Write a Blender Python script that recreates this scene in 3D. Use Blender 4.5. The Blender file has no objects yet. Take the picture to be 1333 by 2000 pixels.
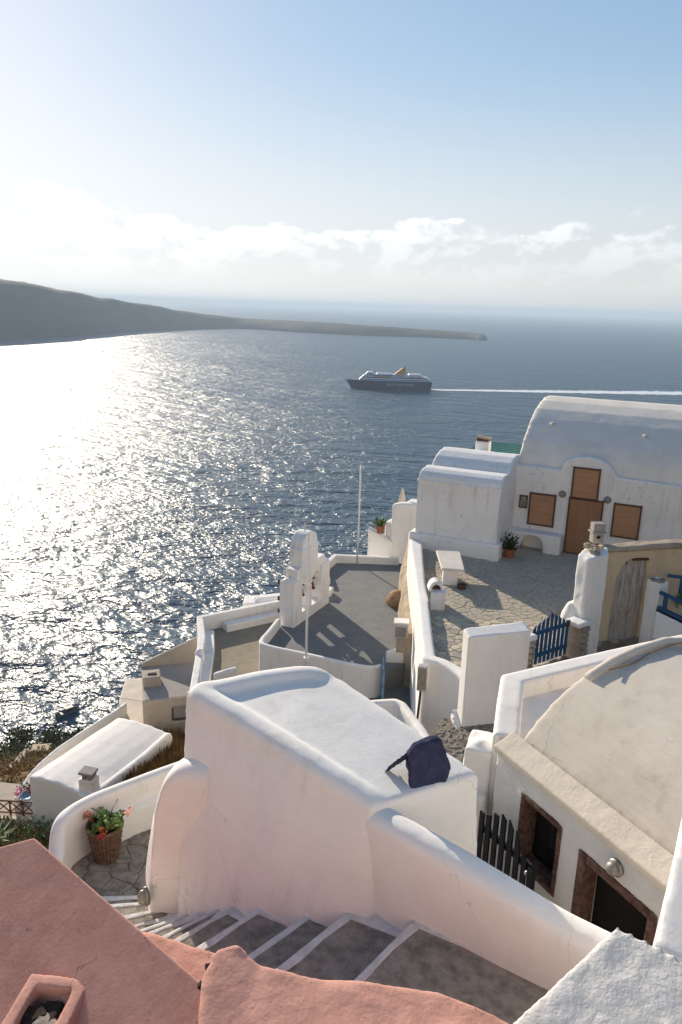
import bpy, bmesh, math, random
from mathutils import Vector, Matrix, noise
random.seed(7)
RAD = math.radians
SC = bpy.context.scene
COL = SC.collection

# ------------------------------------------------------------------ camera
SEA = -114.0                       # the camera is the origin; the sea lies 114 m below
PITCH, ROLL, YAW = math.atan(402 / 1480.0), RAD(1.71), RAD(25.5)
cam = bpy.data.cameras.new('camera')
cam.sensor_fit = 'VERTICAL'; cam.sensor_height = 36.0; cam.sensor_width = 24.0
cam.lens = 1480 / 2000 * 36.0
cam.clip_start = 0.05; cam.clip_end = 200000
camo = bpy.data.objects.new('camera', cam); COL.objects.link(camo)
camo.matrix_world = (Matrix.Rotation(YAW, 4, 'Z') @ Matrix.Rotation(math.pi / 2 - PITCH, 4, 'X')
                     @ Matrix.Rotation(ROLL, 4, 'Z'))
SC.camera = camo

# ------------------------------------------------------------------ sun and sky
SUN_AZ, SUN_EL = RAD(-53.5), RAD(17.4)          # azimuth from +Y, towards -X
SUN = Vector((math.sin(SUN_AZ) * math.cos(SUN_EL), math.cos(SUN_AZ) * math.cos(SUN_EL), math.sin(SUN_EL)))
sl = bpy.data.lights.new('sun', 'SUN'); sl.energy = 5.0; sl.angle = RAD(0.53); sl.color = (1.0, 0.87, 0.70)
so = bpy.data.objects.new('sun', sl); COL.objects.link(so)
so.rotation_euler = (-SUN).to_track_quat('-Z', 'Y').to_euler()

W = bpy.data.worlds.new('World'); SC.world = W; W.use_nodes = True
nt = W.node_tree; nt.nodes.clear()
def N(t, typ, **kw):
    n = t.nodes.new(typ)
    for k, v in kw.items():
        if k == 'ins':
            for a, b in v.items(): n.inputs[a].default_value = b
        else: setattr(n, k, v)
    return n
def math_(t, op, a, b=None, c=None, clamp=False):
    n = t.nodes.new('ShaderNodeMath'); n.operation = op; n.use_clamp = clamp
    for i, v in enumerate((a, b, c)):
        if v is None: continue
        if isinstance(v, (int, float)): n.inputs[i].default_value = v
        else: t.links.new(v, n.inputs[i])
    return n.outputs[0]
def ramp_(t, v, a, b, c=0.0, d=1.0, smooth=True):
    n = t.nodes.new('ShaderNodeMapRange'); n.interpolation_type = 'SMOOTHSTEP' if smooth else 'LINEAR'
    t.links.new(v, n.inputs[0])
    for i, x in enumerate((a, b, c, d)): n.inputs[i + 1].default_value = x
    return n.outputs[0]
def mixc(t, fac, a, b):
    n = t.nodes.new('ShaderNodeMix'); n.data_type = 'RGBA'
    for i, v in ((0, fac), (6, a), (7, b)):
        if isinstance(v, (int, float)): n.inputs[i].default_value = v
        elif isinstance(v, tuple): n.inputs[i].default_value = (*v[:3], 1)
        else: t.links.new(v, n.inputs[i])
    return n.outputs[2]

sky = N(nt, 'ShaderNodeTexSky', sky_type='NISHITA', sun_disc=False, sun_elevation=SUN_EL, sun_rotation=SUN_AZ,
        altitude=110, air_density=1.0, dust_density=0.25, ozone_density=1.5)
# the sky's own light is gently compressed round the sun, as a lightly veiled sky is
vm = N(nt, 'ShaderNodeVectorMath', operation='SCALE', ins={'Scale': 1 / 6.4}); nt.links.new(sky.outputs[0], vm.inputs[0])
va = N(nt, 'ShaderNodeVectorMath', operation='ADD'); nt.links.new(vm.outputs[0], va.inputs[0]); va.inputs[1].default_value = (1, 1, 1)
vd = N(nt, 'ShaderNodeVectorMath', operation='DIVIDE'); nt.links.new(sky.outputs[0], vd.inputs[0]); nt.links.new(va.outputs[0], vd.inputs[1])
vt = N(nt, 'ShaderNodeVectorMath', operation='MULTIPLY'); nt.links.new(vd.outputs[0], vt.inputs[0]); vt.inputs[1].default_value = (1.0, 1.045, 1.13)
hs0 = N(nt, 'ShaderNodeHueSaturation', ins={'Saturation': 1.1}); nt.links.new(vt.outputs[0], hs0.inputs['Color'])
SKY = hs0.outputs[0]
tc = N(nt, 'ShaderNodeTexCoord')
sep = N(nt, 'ShaderNodeSeparateXYZ'); nt.links.new(tc.outputs['Generated'], sep.inputs[0])
el = math_(nt, 'ARCSINE', sep.outputs[2])                           # elevation in radians
def cloud_noise(shift):
    mp = N(nt, 'ShaderNodeMapping'); mp.inputs['Scale'].default_value = (1, 1, 1.9); mp.inputs['Location'].default_value = shift
    nt.links.new(tc.outputs['Generated'], mp.inputs[0])
    a = N(nt, 'ShaderNodeTexNoise', ins={'Scale': 9.0, 'Detail': 9.0, 'Roughness': 0.56, 'Distortion': 0.15})
    nt.links.new(mp.outputs[0], a.inputs[0])
    b = N(nt, 'ShaderNodeTexNoise', ins={'Scale': 3.2, 'Detail': 2.0, 'Roughness': 0.5})
    nt.links.new(mp.outputs[0], b.inputs[0])
    return math_(nt, 'ADD', math_(nt, 'MULTIPLY', a.outputs[0], 0.75), math_(nt, 'MULTIPLY', b.outputs[0], 0.55))
OFF = Vector((0.37, 0.12, 0.05))
n0 = cloud_noise(OFF)
n1 = cloud_noise(OFF + Vector((SUN.x, SUN.y, SUN.z + 0.6)) * 0.012)
CLOUD_EL = RAD(5.85)
dens = math_(nt, 'ADD', math_(nt, 'SUBTRACT', n0, 0.66), math_(nt, 'MULTIPLY', math_(nt, 'SUBTRACT', CLOUD_EL, el), 5.2))
mask = ramp_(nt, dens, 0.0, 0.045)
haze_low = ramp_(nt, el, RAD(0.5), RAD(6.4), 1.0, 0.0)               # the clouds' feet sink into the sea haze
lit = ramp_(nt, math_(nt, 'SUBTRACT', n0, n1), -0.03, 0.05, 0.0, 1.0)
veil = N(nt, 'ShaderNodeMix', data_type='RGBA', blend_type='MIX')
hsv = N(nt, 'ShaderNodeHueSaturation', ins={'Saturation': 0.35, 'Value': 0.96})
nt.links.new(SKY, hsv.inputs['Color'])
hsv2 = N(nt, 'ShaderNodeHueSaturation', ins={'Saturation': 0.22, 'Value': 1.30})
nt.links.new(SKY, hsv2.inputs['Color'])
ccol = mixc(nt, lit, hsv.outputs[0], hsv2.outputs[0])
hsv3 = N(nt, 'ShaderNodeHueSaturation', ins={'Saturation': 0.30, 'Value': 0.97})
nt.links.new(SKY, hsv3.inputs['Color'])
cl2 = mixc(nt, haze_low, ccol, hsv3.outputs[0])
thin = math_(nt, 'MULTIPLY', mask, 0.85)
haze_high = ramp_(nt, el, RAD(3.0), RAD(17.0), 0.88, 0.0)            # milky air well above the clouds
s2 = mixc(nt, haze_high, SKY, hsv3.outputs[0])
skyc = mixc(nt, thin, s2, cl2)
bg = N(nt, 'ShaderNodeBackground', ins={'Strength': 0.148}); nt.links.new(skyc, bg.inputs[0])
wo = N(nt, 'ShaderNodeOutputWorld'); nt.links.new(bg.outputs[0], wo.inputs[0])

VS = SC.view_settings
VS.view_transform = 'Standard'; VS.look = 'None'; VS.gamma = 1.0; VS.use_curve_mapping = False
VS.exposure = 0.62
SC.render.engine = 'CYCLES'
SC.cycles.use_denoising = True
SC.cycles.max_bounces = 8; SC.cycles.diffuse_bounces = 5; SC.cycles.volume_bounces = 1
SC.cycles.sample_clamp_indirect = 8.0

# ------------------------------------------------------------------ materials
MATS = {}
def material(name, c1, c2=None, scale=3.0, rough=0.85, bump=0.0, bscale=30.0, stain=None, sscale=0.8, stain_amt=0.5,
             spec=0.3, lump=0.0, lscale=4.0, metallic=0.0, stretch=(1, 1, 1), speck=None, speck_amt=0.0, speck_scale=60.0, age=0.0, age_col=(.45, .41, .36)):
    m = bpy.data.materials.new(name); m.use_nodes = True; t = m.node_tree
    b = t.nodes['Principled BSDF']; b.inputs['Roughness'].default_value = rough
    b.inputs['Specular IOR Level'].default_value = spec; b.inputs['Metallic'].default_value = metallic
    g = N(t, 'ShaderNodeNewGeometry'); oi = N(t, 'ShaderNodeObjectInfo')
    mp = N(t, 'ShaderNodeMapping'); mp.inputs['Scale'].default_value = stretch
    t.links.new(g.outputs['Position'], mp.inputs[0]); pos = mp.outputs[0]
    col = c1
    if c2:
        n = N(t, 'ShaderNodeTexNoise', ins={'Scale': scale, 'Detail': 6.0, 'Roughness': 0.65}); t.links.new(pos, n.inputs[0])
        col = mixc(t, ramp_(t, n.outputs[0], 0.35, 0.68), c1, c2)
    if stain:
        n = N(t, 'ShaderNodeTexNoise', ins={'Scale': sscale, 'Detail': 8.0, 'Roughness': 0.72, 'Distortion': 0.6}); t.links.new(pos, n.inputs[0])
        col = mixc(t, ramp_(t, n.outputs[0], 0.50, 0.78, 0.0, stain_amt), col, stain)
    if speck:
        n = N(t, 'ShaderNodeTexNoise', ins={'Scale': speck_scale, 'Detail': 3.0, 'Roughness': 0.6}); t.links.new(pos, n.inputs[0])
        n2 = N(t, 'ShaderNodeTexNoise', ins={'Scale': speck_scale * 0.09, 'Detail': 2.0}); t.links.new(pos, n2.inputs[0])
        k = math_(t, 'MULTIPLY', ramp_(t, n.outputs[0], 0.62, 0.70), ramp_(t, n2.outputs[0], 0.45, 0.65))
        col = mixc(t, math_(t, 'MULTIPLY', k, speck_amt), col, speck)
    if age:                                                          # rain streaks and hairline cracks with a shape of their own
        ms = N(t, 'ShaderNodeMapping'); ms.inputs['Scale'].default_value = (5.5, 5.5, .45); t.links.new(g.outputs['Position'], ms.inputs[0])
        ns = N(t, 'ShaderNodeTexNoise', ins={'Scale': 1.0, 'Detail': 6.0, 'Roughness': .6}); t.links.new(ms.outputs[0], ns.inputs[0])
        nm = N(t, 'ShaderNodeTexNoise', ins={'Scale': .8, 'Detail': 2.0}); t.links.new(pos, nm.inputs[0])
        k = math_(t, 'MULTIPLY', ramp_(t, ns.outputs[0], .50, .72), ramp_(t, nm.outputs[0], .40, .62))
        col = mixc(t, math_(t, 'MULTIPLY', k, .55 * age), col, age_col)
        nd = N(t, 'ShaderNodeTexNoise', ins={'Scale': 3.0, 'Detail': 4.0}); t.links.new(pos, nd.inputs[0])
        vv = N(t, 'ShaderNodeVectorMath', operation='MULTIPLY_ADD'); t.links.new(nd.outputs['Color'], vv.inputs[0]); vv.inputs[1].default_value = (.5, .5, .5); t.links.new(pos, vv.inputs[2])
        vo = N(t, 'ShaderNodeTexVoronoi', feature='DISTANCE_TO_EDGE', ins={'Scale': 1.15}); t.links.new(vv.outputs[0], vo.inputs['Vector'])
        n4 = N(t, 'ShaderNodeTexNoise', ins={'Scale': .9, 'Detail': 1.0}); t.links.new(vv.outputs[0], n4.inputs[0])
        ck = math_(t, 'MULTIPLY', ramp_(t, vo.outputs['Distance'], .0, .007, 1.0, 0.0), ramp_(t, n4.outputs[0], .52, .60))
        col = mixc(t, math_(t, 'MULTIPLY', ck, .75 * age), col, tuple(c * .55 for c in age_col))
        nb = N(t, 'ShaderNodeMapping'); nb.inputs['Scale'].default_value = (2.0, 2.0, 14.0); nb.inputs['Rotation'].default_value = (.5, .3, 0); t.links.new(g.outputs['Position'], nb.inputs[0])
        br = N(t, 'ShaderNodeTexNoise', ins={'Scale': 2.2, 'Detail': 4.0, 'Roughness': .6}); t.links.new(nb.outputs[0], br.inputs[0])
        hs_ = N(t, 'ShaderNodeHueSaturation'); t.links.new(ramp_(t, br.outputs[0], .3, .7, 1 - .04 * age, 1 + .03 * age), hs_.inputs['Value'])
        if isinstance(col, tuple): hs_.inputs['Color'].default_value = (*col, 1)
        else: t.links.new(col, hs_.inputs['Color'])
        col = hs_.outputs[0]
    if isinstance(col, tuple): b.inputs['Base Color'].default_value = (*col[:3], 1)
    else: t.links.new(col, b.inputs['Base Color'])
    h = None
    if bump:
        n = N(t, 'ShaderNodeTexNoise', ins={'Scale': bscale, 'Detail': 5.0, 'Roughness': 0.65}); t.links.new(pos, n.inputs[0])
        h = math_(t, 'MULTIPLY', n.outputs[0], bump)
    if lump:
        n = N(t, 'ShaderNodeTexNoise', ins={'Scale': lscale, 'Detail': 3.0, 'Roughness': 0.5}); t.links.new(pos, n.inputs[0])
        l = math_(t, 'MULTIPLY', n.outputs[0], lump)
        h = l if h is None else math_(t, 'ADD', h, l)
    if h is not None:
        bn = N(t, 'ShaderNodeBump', ins={'Strength': 1.0, 'Distance': 1.0}); t.links.new(h, bn.inputs['Height'])
        t.links.new(bn.outputs[0], b.inputs['Normal'])
    MATS[name] = m
    return m
WHITE = material('whitewashed plaster', (.80, .775, .74), (.77, .745, .71), 2.5, .9, .0022, 30, (.58, .54, .48), .7, .35, .15, .004, 5,
                 speck=(.42, .37, .32), speck_amt=.35, age=.5)
WHITEF = material('whitewash of the far houses', (.80, .78, .75), (.77, .75, .72), 1.0, .9, .004, 14, (.58, .55, .51), .35, .45, .15, .008, 2, age=.9)
ROUGHW = material('rough coarse plaster', (.70, .68, .65), (.64, .62, .59), 6, .95, .008, 34, (.55, .51, .46), 2.2, .35, .1, .02, 9,
                  speck=(.40, .36, .30), speck_amt=.5, speck_scale=45)
VAULT = material('cream cement render', (.63, .565, .485), (.57, .51, .435), 1.6, .9, .002, 30, (.48, .43, .37), .8, .55, .12, .003, 3, age=1.0, age_col=(.40, .35, .29))
BAND = material('ochre cream band', (.67, .595, .495), (.61, .54, .445), 2.5, .9, .005, 30, (.50, .42, .33), 1.5, .5, .12, .01, 6)
GREYF = material('grey terrace paint', (.185, .19, .19), (.155, .16, .16), 1.6, .85, .003, 20, (.235, .235, .225), .8, .7, .2, age=.6, age_col=(.11, .11, .105))
OLIVE = material('earthen terrace floor', (.27, .235, .175), (.22, .19, .145), 2.0, .9, .01, 15, (.33, .29, .22), .8, .5, .15)
TAN = material('bare tan render', (.44, .36, .27), (.33, .27, .20), 1.5, .95, .02, 14, (.22, .18, .14), .9, .6, .1, .05, 3)
BEIGE = material('beige house render', (.44, .385, .32), (.38, .335, .28), 1.2, .9, .01, 14, (.28, .25, .21), .6, .6, .12, .03, 2)
GREYBEIGE = material('grey roof render', (.33, .305, .29), (.29, .265, .25), 1.2, .9, .01, 14, None, .6, .5, .12)
OCHRE = material('old ochre plaster', (.66, .52, .34), (.58, .455, .30), 1.8, .95, .02, 16, (.33, .26, .18), .9, .75, .1, .04, 3)
PINK = material('rose painted plaster', (.53, .285, .232), (.46, .24, .195), 3.5, .85, .004, 40, (.25, .13, .105), .9, .5, .15, .006, 7,
                speck=(.10, .06, .05), speck_amt=.7, speck_scale=26, age=.9, age_col=(.26, .13, .115))
PINKL = material('salmon painted plaster', (.56, .305, .245), (.49, .26, .21), 4, .9, .005, 36, (.34, .165, .125), 1.4, .5, .12, .015, 6,
                 speck=(.18, .10, .08), speck_amt=.6, speck_scale=30, age=.9, age_col=(.32, .17, .14))
STEP = material('worn grey step stone', (.33, .295, .245), (.17, .15, .13), 7, .9, .012, 24, (.46, .41, .33), 3.5, .85, .2, .012, 8)
COPING = material('white painted step edge', (.74, .73, .71), (.60, .58, .55), 9, .9, .012, 40, (.36, .33, .29), 3.5, .55, .1)
STONE = material('rubble stone', (.36, .31, .25), (.25, .22, .19), 5, .95, .03, 20, (.17, .14, .12), 2.5, .6, .1, .04, 6)
PAVE = material('paving slab', (.40, .355, .27), (.33, .30, .235), 3.0, .85, .012, 18, (.26, .235, .19), .8, .6, .2)
t_ = PAVE.node_tree
GROUT = material('dark joint mortar', (.25, .215, .17), (.19, .165, .13), 6, .95, .01, 30)
PEB = material('pebble path', (.24, .21, .175), (.13, .115, .10), 9, .9, .02, 24, (.35, .31, .25), 3, .5)
BOARD = material('plywood board', (.43, .24, .135), (.37, .20, .11), 1.5, .8, .003, 18, (.30, .165, .09), 1.0, .5, .2, stretch=(1, 1, 6))
DOORB = material('brown painted door', (.32, .17, .085), (.27, .145, .075), 1.5, .7, .003, 18, (.22, .12, .06), 1.0, .5, .25, stretch=(5, 1, .6))
BROWN = material('dark brown timber', (.10, .052, .038), (.075, .04, .03), 6, .7, .004, 30)
OLDWOOD = material('weathered grey wood', (.50, .45, .39), (.30, .265, .225), 3.2, .95, .006, 16, (.10, .085, .07), 1.6, .75, .1, stretch=(6, 6, .7))
BLUE = material('faded blue gate paint', (.018, .068, .155), (.022, .09, .19), 6, .6, .004, 30, (.10, .16, .22), 4, .4, .3)
BLUEP = material('pale blue pipe paint', (.20, .38, .52), (.10, .24, .38), 4, .5, .002, 30)
NAVY = material('near black gate paint', (.005, .006, .011), (.008, .010, .017), 6, .6, .003, 30, (.02, .022, .03), 6, .4, .2)
PURP = material('indigo painted stone', (.034, .038, .080), (.05, .052, .11), 8, .9, .02, 34, (.09, .08, .13), 5, .4, .15, .05, 7)
REDST = material('reddish stone frame', (.10, .05, .038), (.20, .125, .10), 14, .9, .03, 40, (.06, .035, .03), 7, .7, .12)
DARK = material('dark unlit room', (.012, .010, .009), None, rough=.95)  # near-black colour standing in for the shade inside openings and gaps
GLASS = material('window glass', (.015, .016, .018), None, rough=.08, spec=.5)
LAMPG = material('ribbed lamp glass', (.28, .26, .22), (.18, .17, .14), 30, .3, .004, 90, spec=.6)
METAL = material('galvanised metal', (.30, .29, .27), (.20, .19, .18), 12, .5, .002, 40, (.17, .13, .10), 5, .4, metallic=.6)
POLE = material('white pole paint', (.78, .78, .76), (.70, .70, .68), 3, .5, .001, 30)
BELLM = material('red brown bell paint', (.145, .030, .022), (.11, .024, .018), 8, .6, .003, 40)
TERRA = material('terracotta', (.30, .11, .06), (.24, .09, .05), 9, .85, .006, 40, (.40, .24, .17), 5, .4)
SOIL = material('potting soil', (.035, .025, .018), (.02, .015, .011), 20, .95, .02, 50)
WICKER = material('woven cane', (.15, .088, .058), (.085, .05, .034), 18, .8, .008, 60, (.30, .20, .13), 8, .5)
MARBLE = material('pale marble slab', (.66, .62, .55), (.58, .54, .48), 2.5, .6, .004, 20, (.45, .41, .36), 1.5, .4, .3)
TEAL = material('teal pergola paint', (.030, .13, .135), (.045, .17, .17), 5, .6, .003, 30)
WOODR = material('red brown rail timber', (.17, .065, .04), (.12, .045, .03), 9, .7, .004, 30)
SAND = material('orange brown rock', (.40, .25, .14), (.32, .20, .115), 3, .95, .02, 14, (.22, .15, .09), 1.5, .5, .1, .05, 3)
CLOTH = material('cream parasol cloth', (.62, .56, .46), (.55, .49, .40), 4, .9, .004, 40)
PLASTIC = material('grey plastic box', (.50, .48, .45), (.42, .40, .37), 6, .5, .002, 40, (.28, .25, .21), 5, .4, .4)
LEAFG = material('geranium leaf', (.085, .17, .035), (.16, .23, .05), 14, .6, .004, 60)
LEAFD = material('dark shrub leaf', (.040, .055, .022), (.075, .085, .032), 2.0, .9, spec=.05)
LEAFO = material('olive brown scrub', (.115, .085, .038), (.19, .125, .05), 1.2, .95, spec=.03)
LEAFR = material('rusty dry scrub', (.20, .115, .045), (.27, .17, .07), 1.2, .95, spec=.03)
LEAFP = material('fresh green blade', (.075, .13, .03), (.14, .19, .05), 3.0, .65)
PETR = material('scarlet petals', (.62, .035, .035), (.70, .06, .05), 30, .6)
PETO = material('coral petals', (.72, .16, .06), (.75, .24, .10), 30, .6)
PETP = material('pink petals', (.55, .10, .22), (.40, .16, .36), 8, .6)
STEMM = material('green stem', (.12, .13, .05), (.16, .10, .05), 14, .7)
EARTH = material('dry hillside earth', (.17, .115, .065), (.105, .078, .045), .35, .95, .06, 3.0, (.085, .085, .04), .10, .8, .1, .2, .8)
HULL = material('navy hull paint', (.020, .035, .085), (.024, .042, .10), .05, .35, spec=.5)
SHIPW = material('ship white paint', (.60, .63, .68), (.56, .59, .64), .2, .4, spec=.5)
SHIPD = material('tinted ship windows', (.02, .035, .07), None, rough=.2, spec=.5)
FUNN = material('orange funnel paint', (.62, .27, .06), (.55, .23, .05), .3, .5)
BOATW = material('boat paint', (.20, .20, .21), (.15, .15, .16), 2, .5)
BOATD = material('boat tarpaulin', (.05, .06, .08), (.04, .045, .06), 2, .7)
CORD = material('brown cable', (.23, .15, .09), None, rough=.7)

# ------------------------------------------------------------------ mesh helpers
class MB:
    def __init__(s): s.v = []; s.f = []
    def raw(s, v, f):
        o = len(s.v); s.v += [tuple(p) for p in v]; s.f += [tuple(i + o for i in q) for q in f]; return s
    def extr(s, pts, vec):
        n = len(pts); vec = Vector(vec); a = [Vector(p) for p in pts]
        return s.raw(a + [p + vec for p in a], [tuple(range(n))[::-1], tuple(range(n, 2 * n))] +
                     [(i, (i + 1) % n, n + (i + 1) % n, n + i) for i in range(n)])
    def prism(s, poly, zb, zt):
        n = len(poly); zb = zb if isinstance(zb, (list, tuple)) else [zb] * n; zt = zt if isinstance(zt, (list, tuple)) else [zt] * n
        return s.raw([(p[0], p[1], z) for p, z in zip(poly, zb)] + [(p[0], p[1], z) for p, z in zip(poly, zt)],
                     [tuple(range(n))[::-1], tuple(range(n, 2 * n))] + [(i, (i + 1) % n, n + (i + 1) % n, n + i) for i in range(n)])
    def frustum(s, low, zb, top, zt):
        n = len(low); zt = zt if isinstance(zt, (list, tuple)) else [zt] * n
        return s.raw([(p[0], p[1], zb) for p in low] + [(p[0], p[1], z) for p, z in zip(top, zt)],
                     [tuple(range(n))[::-1], tuple(range(n, 2 * n))] + [(i, (i + 1) % n, n + (i + 1) % n, n + i) for i in range(n)])
    def box(s, c, size, rz=0.0, ry=0.0, rx=0.0):
        M = Matrix.Translation(Vector(c)) @ Matrix.Rotation(rz, 4, 'Z') @ Matrix.Rotation(ry, 4, 'Y') @ Matrix.Rotation(rx, 4, 'X')
        x, y, z = (k / 2 for k in size)
        return s.raw([M @ Vector(p) for p in ((-x, -y, -z), (x, -y, -z), (x, y, -z), (-x, y, -z), (-x, -y, z), (x, -y, z), (x, y, z), (-x, y, z))],
                     [(3, 2, 1, 0), (4, 5, 6, 7), (0, 1, 5, 4), (1, 2, 6, 5), (2, 3, 7, 6), (3, 0, 4, 7)])
    def tube(s, pts, r, n=8):
        pts = [Vector(p) for p in pts]; rs = r if isinstance(r, (list, tuple)) else [r] * len(pts); V = []; F = []
        for i, p in enumerate(pts):
            d = (pts[min(i + 1, len(pts) - 1)] - pts[max(i - 1, 0)]).normalized()
            u = d.cross(Vector((0, 0, 1)) if abs(d.z) < .95 else Vector((1, 0, 0))).normalized(); w = d.cross(u)
            V += [p + (u * math.cos(k * 2 * math.pi / n) + w * math.sin(k * 2 * math.pi / n)) * rs[i] for k in range(n)]
        for i in range(len(pts) - 1):
            F += [(i * n + k, i * n + (k + 1) % n, (i + 1) * n + (k + 1) % n, (i + 1) * n + k) for k in range(n)]
        F += [tuple(range(n))[::-1], tuple((len(pts) - 1) * n + k for k in range(n))]
        return s.raw(V, F)
    def lathe(s, prof, c, n=20, axis=None):
        c = Vector(c); M = Matrix.Identity(3) if axis is None else Vector((0, 0, 1)).rotation_difference(Vector(axis)).to_matrix()
        V = [c + M @ Vector((r * math.cos(k * 2 * math.pi / n), r * math.sin(k * 2 * math.pi / n), z)) for r, z in prof for k in range(n)]
        m = len(prof)
        F = [(i * n + k, i * n + (k + 1) % n, (i + 1) * n + (k + 1) % n, (i + 1) * n + k) for i in range(m - 1) for k in range(n)]
        F += [tuple(range(n))[::-1], tuple((m - 1) * n + k for k in range(n))]
        return s.raw(V, F)
    def wall(s, path, w, zb, r=0.06, rs=4):
        """a wall with a rounded top swept along path [(x, y, ztop)], thickness w, foot at zb"""
        P = [Vector(p) for p in path]; n = len(P); V = []; F = []
        zb = zb if isinstance(zb, (list, tuple)) else [zb] * n; ws = w if isinstance(w, (list, tuple)) else [w] * n
        for i, p in enumerate(P):
            d0 = (P[i] - P[i - 1]).xy.normalized() if i else None; d1 = (P[i + 1] - P[i]).xy.normalized() if i < n - 1 else None
            d = (d0 + d1).normalized() if d0 and d1 else (d0 or d1)
            k = 1 / max(.5, d.dot(d0)) if d0 else 1
            q = Vector((-d.y, d.x, 0)) * k; h = ws[i] / 2; ring = [(-h, zb[i])]
            for j in range(rs + 1):
                a = math.pi / 2 * j / rs; ring.append((-h + r - r * math.cos(a), p.z - r + r * math.sin(a)))
            ring += [(-x, z) for x, z in reversed(ring)]
            V += [Vector((p.x, p.y, 0)) + q * x + Vector((0, 0, z)) for x, z in ring]
        m = len(ring)
        for i in range(n - 1): F += [(i * m + k, i * m + (k + 1) % m, (i + 1) * m + (k + 1) % m, (i + 1) * m + k) for k in range(m)]
        F += [tuple(range(m)), tuple((n - 1) * m + k for k in range(m))[::-1]]
        return s.raw(V, F)
    def build(s, name, mat, parent=None, smooth=False, soft=None, bevel=0, seg=2):
        """soft = (voxel, smoothing steps, lump strength, lump size): hand-rounded plaster"""
        me = bpy.data.meshes.new(name); me.from_pydata(s.v, [], s.f)
        bm = bmesh.new(); bm.from_mesh(me); bmesh.ops.recalc_face_normals(bm, faces=bm.faces); bm.to_mesh(me); bm.free()
        me.materials.append(mat)
        o = bpy.data.objects.new(name, me); COL.objects.link(o)
        if smooth or soft:
            for p in me.polygons: p.use_smooth = True
        if soft:
            vx, it, amp, size = soft
            m = o.modifiers.new('r', 'REMESH'); m.mode = 'VOXEL'; m.voxel_size = vx; m.use_smooth_shade = True
            m = o.modifiers.new('s', 'SMOOTH'); m.factor = .5; m.iterations = it
            if amp:
                m = o.modifiers.new('d', 'DISPLACE'); m.texture = lump_tex(size); m.strength = amp; m.mid_level = .5; m.texture_coords = 'GLOBAL'
        if bevel:
            m = o.modifiers.new('b', 'BEVEL'); m.width = bevel; m.segments = seg; m.limit_method = 'ANGLE'; m.angle_limit = RAD(35); m.harden_normals = False
        if parent:
            o.parent = parent; o.matrix_parent_inverse = parent.matrix_world.inverted()
        return o
LT = {}
def lump_tex(size):
    if size not in LT:
        t = bpy.data.textures.new('lump', 'CLOUDS'); t.noise_scale = size; t.noise_depth = 2; LT[size] = t
    return LT[size]
def tag(o, label=None, cat=None, group=None, kind=None):
    for k, v in (('label', label), ('category', cat), ('group', group), ('kind', kind)):
        if v: o[k] = v
    return o
def thing(name, loc, label, cat, group=None):
    o = bpy.data.objects.new(name, None); o.empty_display_size = .2; COL.objects.link(o); o.location = loc
    o.matrix_world = Matrix.Translation(Vector(loc))
    return tag(o, label, cat, group)
def copy_of(src, name, parent, loc=None):
    o = src.copy(); COL.objects.link(o); o.parent = parent; o.name = name
    if loc is not None: o.location = loc
    return o
def ease(pts, k=6):
    """Catmull-Rom through the points"""
    P = [Vector(p) for p in pts]; out = []
    for i in range(len(P) - 1):
        a, b, c, d = P[max(i - 1, 0)], P[i], P[i + 1], P[min(i + 2, len(P) - 1)]
        for j in range(k):
            t = j / k; out.append(.5 * ((2 * b) + (c - a) * t + (2 * a - 5 * b + 4 * c - d) * t * t + (3 * b - a - 3 * c + d) * t ** 3))
    return out + [P[-1]]
def dirv(az): return Vector((math.cos(RAD(az)), math.sin(RAD(az)), 0))
def arc(c, r, a0, a1, n):
    return [(c[0] + r * math.cos(RAD(a0 + (a1 - a0) * i / n)), c[1] + r * math.sin(RAD(a0 + (a1 - a0) * i / n))) for i in range(n + 1)]
def rnd(a, b): return random.uniform(a, b)

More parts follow.
